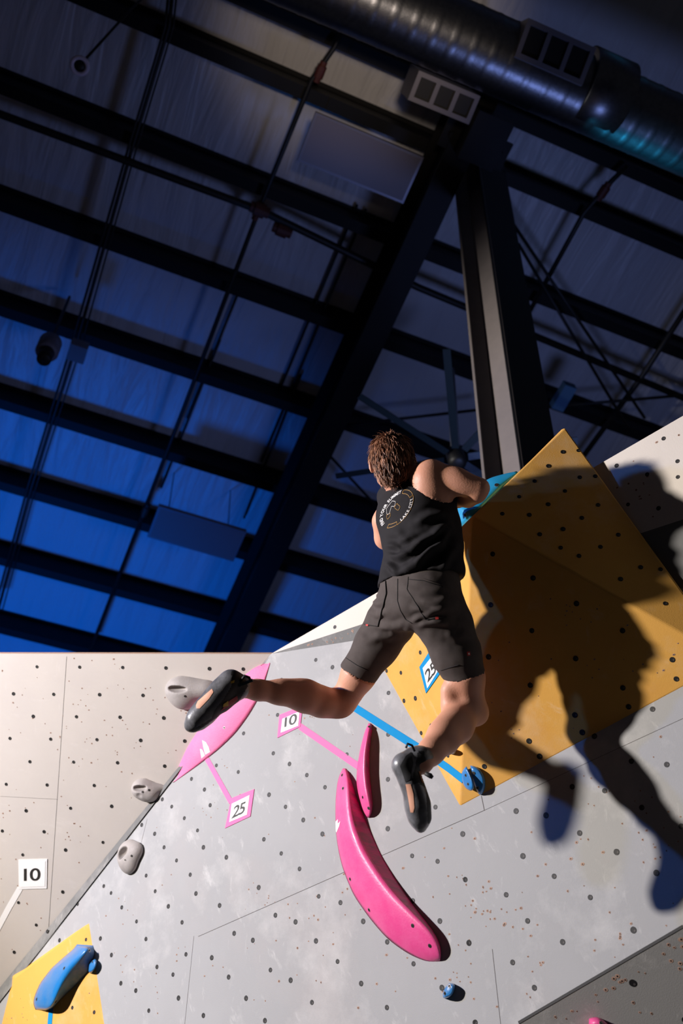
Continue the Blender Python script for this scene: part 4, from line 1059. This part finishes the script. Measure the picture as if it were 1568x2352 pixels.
on_line('seam', q2([(160, 655), (250, 715), (335, 757)]), BV_S, .0014, [M_stitch], shorts); on_line('seam', q2([(853, 752), (905, 735), (985, 712)]), BV_S, .0014, [M_stitch], shorts)
M_redtag = mat('red_woven_label', (196, 52, 48), .7)
patch('woven_label', q2([(812, 368), (835, 366), (836, 386), (814, 388)]), BV_S, [M_redtag], shorts, .0045, 2)
patch('woven_label', q2([(318, 420), (336, 420), (334, 432), (320, 432)]), BV_S, [M_redtag], shorts, .0045, 2)
lg = patch('logo_patch', q2([(1040, 618), (1062, 616), (1066, 644), (1044, 648)]), BV_S, [M_redtag], shorts, .002, 2)
patch('logo_mark', q2([(1047, 626), (1058, 625), (1059, 638), (1049, 639)]), BV_S, [M_white], lg, .003, 2)

# the body stays under its clothes
w0 = np.array(world_loc(person)); bco = np.empty(len(person.data.vertices) * 3); person.data.vertices.foreach_get('co', bco); bco = bco.reshape(-1, 3)
bnr = np.empty(len(bco) * 3); person.data.vertex_normals.foreach_get('vector', bnr); bnr = bnr.reshape(-1, 3)
rimR, rimL = (P(1066, 1550, 3.685), unit(dirW(.21, -.98, 0) + VD * .15)), (P(821, 1550, 3.875), unit(dirW(-.47, -.88, 0) + VD * .15)); arm_c = P(1020, 1074, 3.735)
def near_rim(v):
    for p, n in (rimR, rimL):
        if (v - p) @ n > -.008 and np.linalg.norm(v - p) < .2: return True
    return np.linalg.norm(v - arm_c) < .133
for bv in (bvh_of(shorts), bvh_of(tank)):
    for i in range(len(bco)):
        if near_rim(bco[i] + w0): continue
        h = bv.find_nearest(Vector(bco[i] + w0), .03)
        if h[0] is None: continue
        n = np.array(h[1]); dd_ = (bco[i] + w0 - np.array(h[0])) @ n
        tg = bco[i] + w0 - np.array(h[0]) - n * dd_
        if -.004 < dd_ < .022 and n @ bnr[i] > .6 and tg @ tg < 4e-6: bco[i] -= n * (dd_ + .004)
person.data.vertices.foreach_set('co', bco.ravel()); person.data.update()

# climbing shoes
def shoe(pts, rs, extra, lab):
    pts = [np.asarray(p) for p in pts]
    g = SDF(np.min(pts, 0) - .1, np.max(pts, 0) + .1, .0042); g.limb(pts, rs, .03)
    extra(g); me = g.mesh('shoe'); o = link('climbing_shoe', me, [M_rub, M_upper], person, smooth=True); o['label'] = lab; return o
def rex(g):
    g.limb([P(932, 1757, 3.385), P(962, 1745, 3.40)], [.038, .040], .02); g.limb([P(950, 1740, 3.41), P(972, 1738, 3.42)], [.036, .04], .02)
    g.cut(P(975, 1728, 3.42), unit(P(1018, 1696, 3.53) - P(968, 1752, 3.40)), .004)
rs = shoe([P(926, 1758, 3.38), P(942, 1792, 3.365), P(953, 1822, 3.355), P(959, 1852, 3.35), P(964, 1882, 3.35), P(966, 1902, 3.352)], [.040, .033, .033, .038, .031, .013], rex, 'dark rubber climbing shoe on the right foot, toe pointing down')
def lex(g):
    g.limb([P(530, 1567, 3.65), P(552, 1576, 3.665)], [.04, .042], .02); g.limb([P(548, 1590, 3.65), P(512, 1615, 3.63)], [.026, .03], .02)
    g.cut(P(566, 1582, 3.67), unit(P(592, 1585, 3.71) - P(552, 1580, 3.67)), .004)
ls = shoe([P(530, 1566, 3.645), P(510, 1588, 3.635), P(490, 1612, 3.62), P(468, 1637, 3.61), P(449, 1656, 3.60), P(438, 1667, 3.60)], [.042, .042, .041, .041, .033, .020], lex, 'dark rubber climbing shoe on the left foot, sole with a peach strip')
for o, poly in ((rs, q2([(760, 1860), (745, 1600), (690, 1560), (640, 1580), (690, 1330), (730, 1330), (760, 1480), (790, 1850)])), (ls, c6([(455, 535), (480, 470), (540, 400), (600, 300), (600, 190), (680, 190), (720, 300), (640, 430), (330, 640), (310, 625)]))):
    w = np.array(world_loc(o)); 
    pc = np.array([np.array(p.center) + w for p in o.data.polygons]); px = proj(pc); ins = in_poly(px, poly)
    for p, i in zip(o.data.polygons, ins): p.material_index = 1 if i else 0
BV_R, BV_L = bvh_of(rs), bvh_of(ls)
patch('midsole_strip', q2([(600, 1572), (635, 1570), (655, 1640), (663, 1740), (655, 1775), (635, 1775), (620, 1680)]), BV_R, [M_peach], rs, .001, 2)
patch('strap', q2([(690, 1480), (745, 1470), (770, 1530), (760, 1570), (715, 1560)]), BV_R, [mat('rust_shoe_strap', (150, 84, 36), .6)], rs, .002, 2)
patch('heel_band', q2([(560, 1440), (600, 1370), (640, 1340), (655, 1420), (630, 1540), (600, 1560)]), BV_R, [M_upper], rs, .0012, 3)
b = MB(); b.tube([P(952, 1725, 3.37), P(946, 1712, 3.365), P(936, 1708, 3.36), P(932, 1718, 3.36)], .0042, 8); b.build('pull_tab', [M_upper], rs, smooth=True)
b = MB(); b.tube([P(976, 1776, 3.34), P(988, 1782, 3.335), P(993, 1786, 3.335)], [.007, .009, .006], 8); b.build('strap_tip', [M_upper], rs, smooth=True)
patch('midsole_strip', c6([(345, 440), (358, 410), (460, 320), (470, 345), (440, 390), (372, 462), (350, 462)]), BV_L, [M_peach], ls, .001, 2)
patch('strap', c6([(540, 455), (590, 400), (640, 370), (645, 395), (610, 430), (520, 480)]), BV_L, [M_redst], ls, .002, 2)
patch('accent', c6([(540, 430), (575, 405), (575, 440), (535, 450)]), BV_L, [M_yel], ls, .003, 2)
patch('accent', c6([(595, 268), (620, 258), (618, 275), (598, 282)]), BV_L, [M_yel], ls, .003, 2)
b = MB(); b.tube([P(552, 1564, 3.62), P(562, 1552, 3.615), P(572, 1556, 3.62), P(576, 1566, 3.625)], .005, 8); b.build('pull_tab', [M_upper], ls, smooth=True)
b = MB(); b.bar(P(548, 1574, 3.625), P(580, 1562, 3.63), .03, .008, dirW(0, 0, 1)); b.build('pull_tab', [mat('teal_black_tab', (20, 42, 50), .6)], ls)

# hair: a cap and many tapering locks combed from the crown to the nape
g = SDF(HC - .17, HC + .17, .005)
g.ell(hp(0, -.012, .025), HAX, (.077, .088, .078), .02); g.ell(hp(0, -.045, -.03), HAX, (.072, .06, .07), .04); g.ell(hp(-.012, -.048, -.075), HAX, (.05, .04, .045), .03)
g.cut(hp(0, .055, .04), unit(hf - hu * .55), .01); g.ell(hp(0, .07, -.08), HAX, (.12, .078, .09), .01, 'sub')
for s in (-1, 1): g.ell(hp(s * .095, .0, -.006), HAX, (.03, .026, .042), .006, 'sub')
me = g.mesh('hair')
hb_ = MB(); hb_.v = [np.array(v.co) for v in me.vertices]; hb_.f = [tuple(p.vertices) for p in me.polygons]; hb_.mi = [2] * len(hb_.f)
nv = [np.array(v.normal) for v in me.vertices]; rn = random.Random(4); crown = hp(.0, -.03, .105)
idx = [i for i in range(len(nv)) if (hb_.v[i] - HC) @ hf < .075]
base_v = list(hb_.v)
for k in range(3600):
    i = rn.choice(idx); p = base_v[i]; n = nv[i]
    if n @ unit(p - HC) < .2: continue
    if abs(abs((p - HC) @ hr) - .08) < .03 and abs((p - HC) @ hf) < .035 and -.05 < (p - HC) @ hu < .035: continue
    rad = p - crown; rad = rad - n * (rad @ n); dist = np.linalg.norm(rad); rad = rad / max(dist, 1e-4)
    dwn = -hu - n * (-hu @ n); up_ = float((p - HC) @ hu)
    d = rad * .7 + dwn * .7 + np.array([rn.gauss(0, .2) for _ in range(3)])
    if up_ > .075: d = d + hf * .5 + hu * .2 + n * rn.uniform(.0, .9)
    d = unit(d - n * (d @ n) * .6); L = rn.uniform(.03, .062); r = rn.uniform(.0012, .0028)
    pts = []; q = p - n * .006; dd = unit(d + n * .45)
    for s in range(6):
        pts.append(q); q = q + dd * L / 5; dd = unit(dd - n * .17 - hu * .06 + np.array([rn.gauss(0, .07) for _ in range(3)]))
    hb_.tube(pts, [r * .6, r, r * 1.05, r * .85, r * .5, r * .12], 4, rn.choice([0, 0, 1, 1, 2]), cap=False)
for k in range(60):
    p = hp(rn.uniform(-.05, .03), rn.uniform(-.03, .05), rn.uniform(.085, .1)); d = unit(hu * .9 + hf * rn.uniform(-.3, .5) + hr * rn.gauss(-.1, .4)); q = p; pts = []
    b_ = hr * rn.gauss(0, .2) - hf * .15
    for s in range(6): pts.append(q); q = q + d * rn.uniform(.004, .007); d = unit(d + b_ * .4)
    r = rn.uniform(.0015, .003); hb_.tube(pts, [r, r * 1.1, r, r * .8, r * .5, r * .15], 5, rn.choice([0, 1, 1]), cap=False)
hair = hb_.build('hair', M_hair, person, smooth=True)
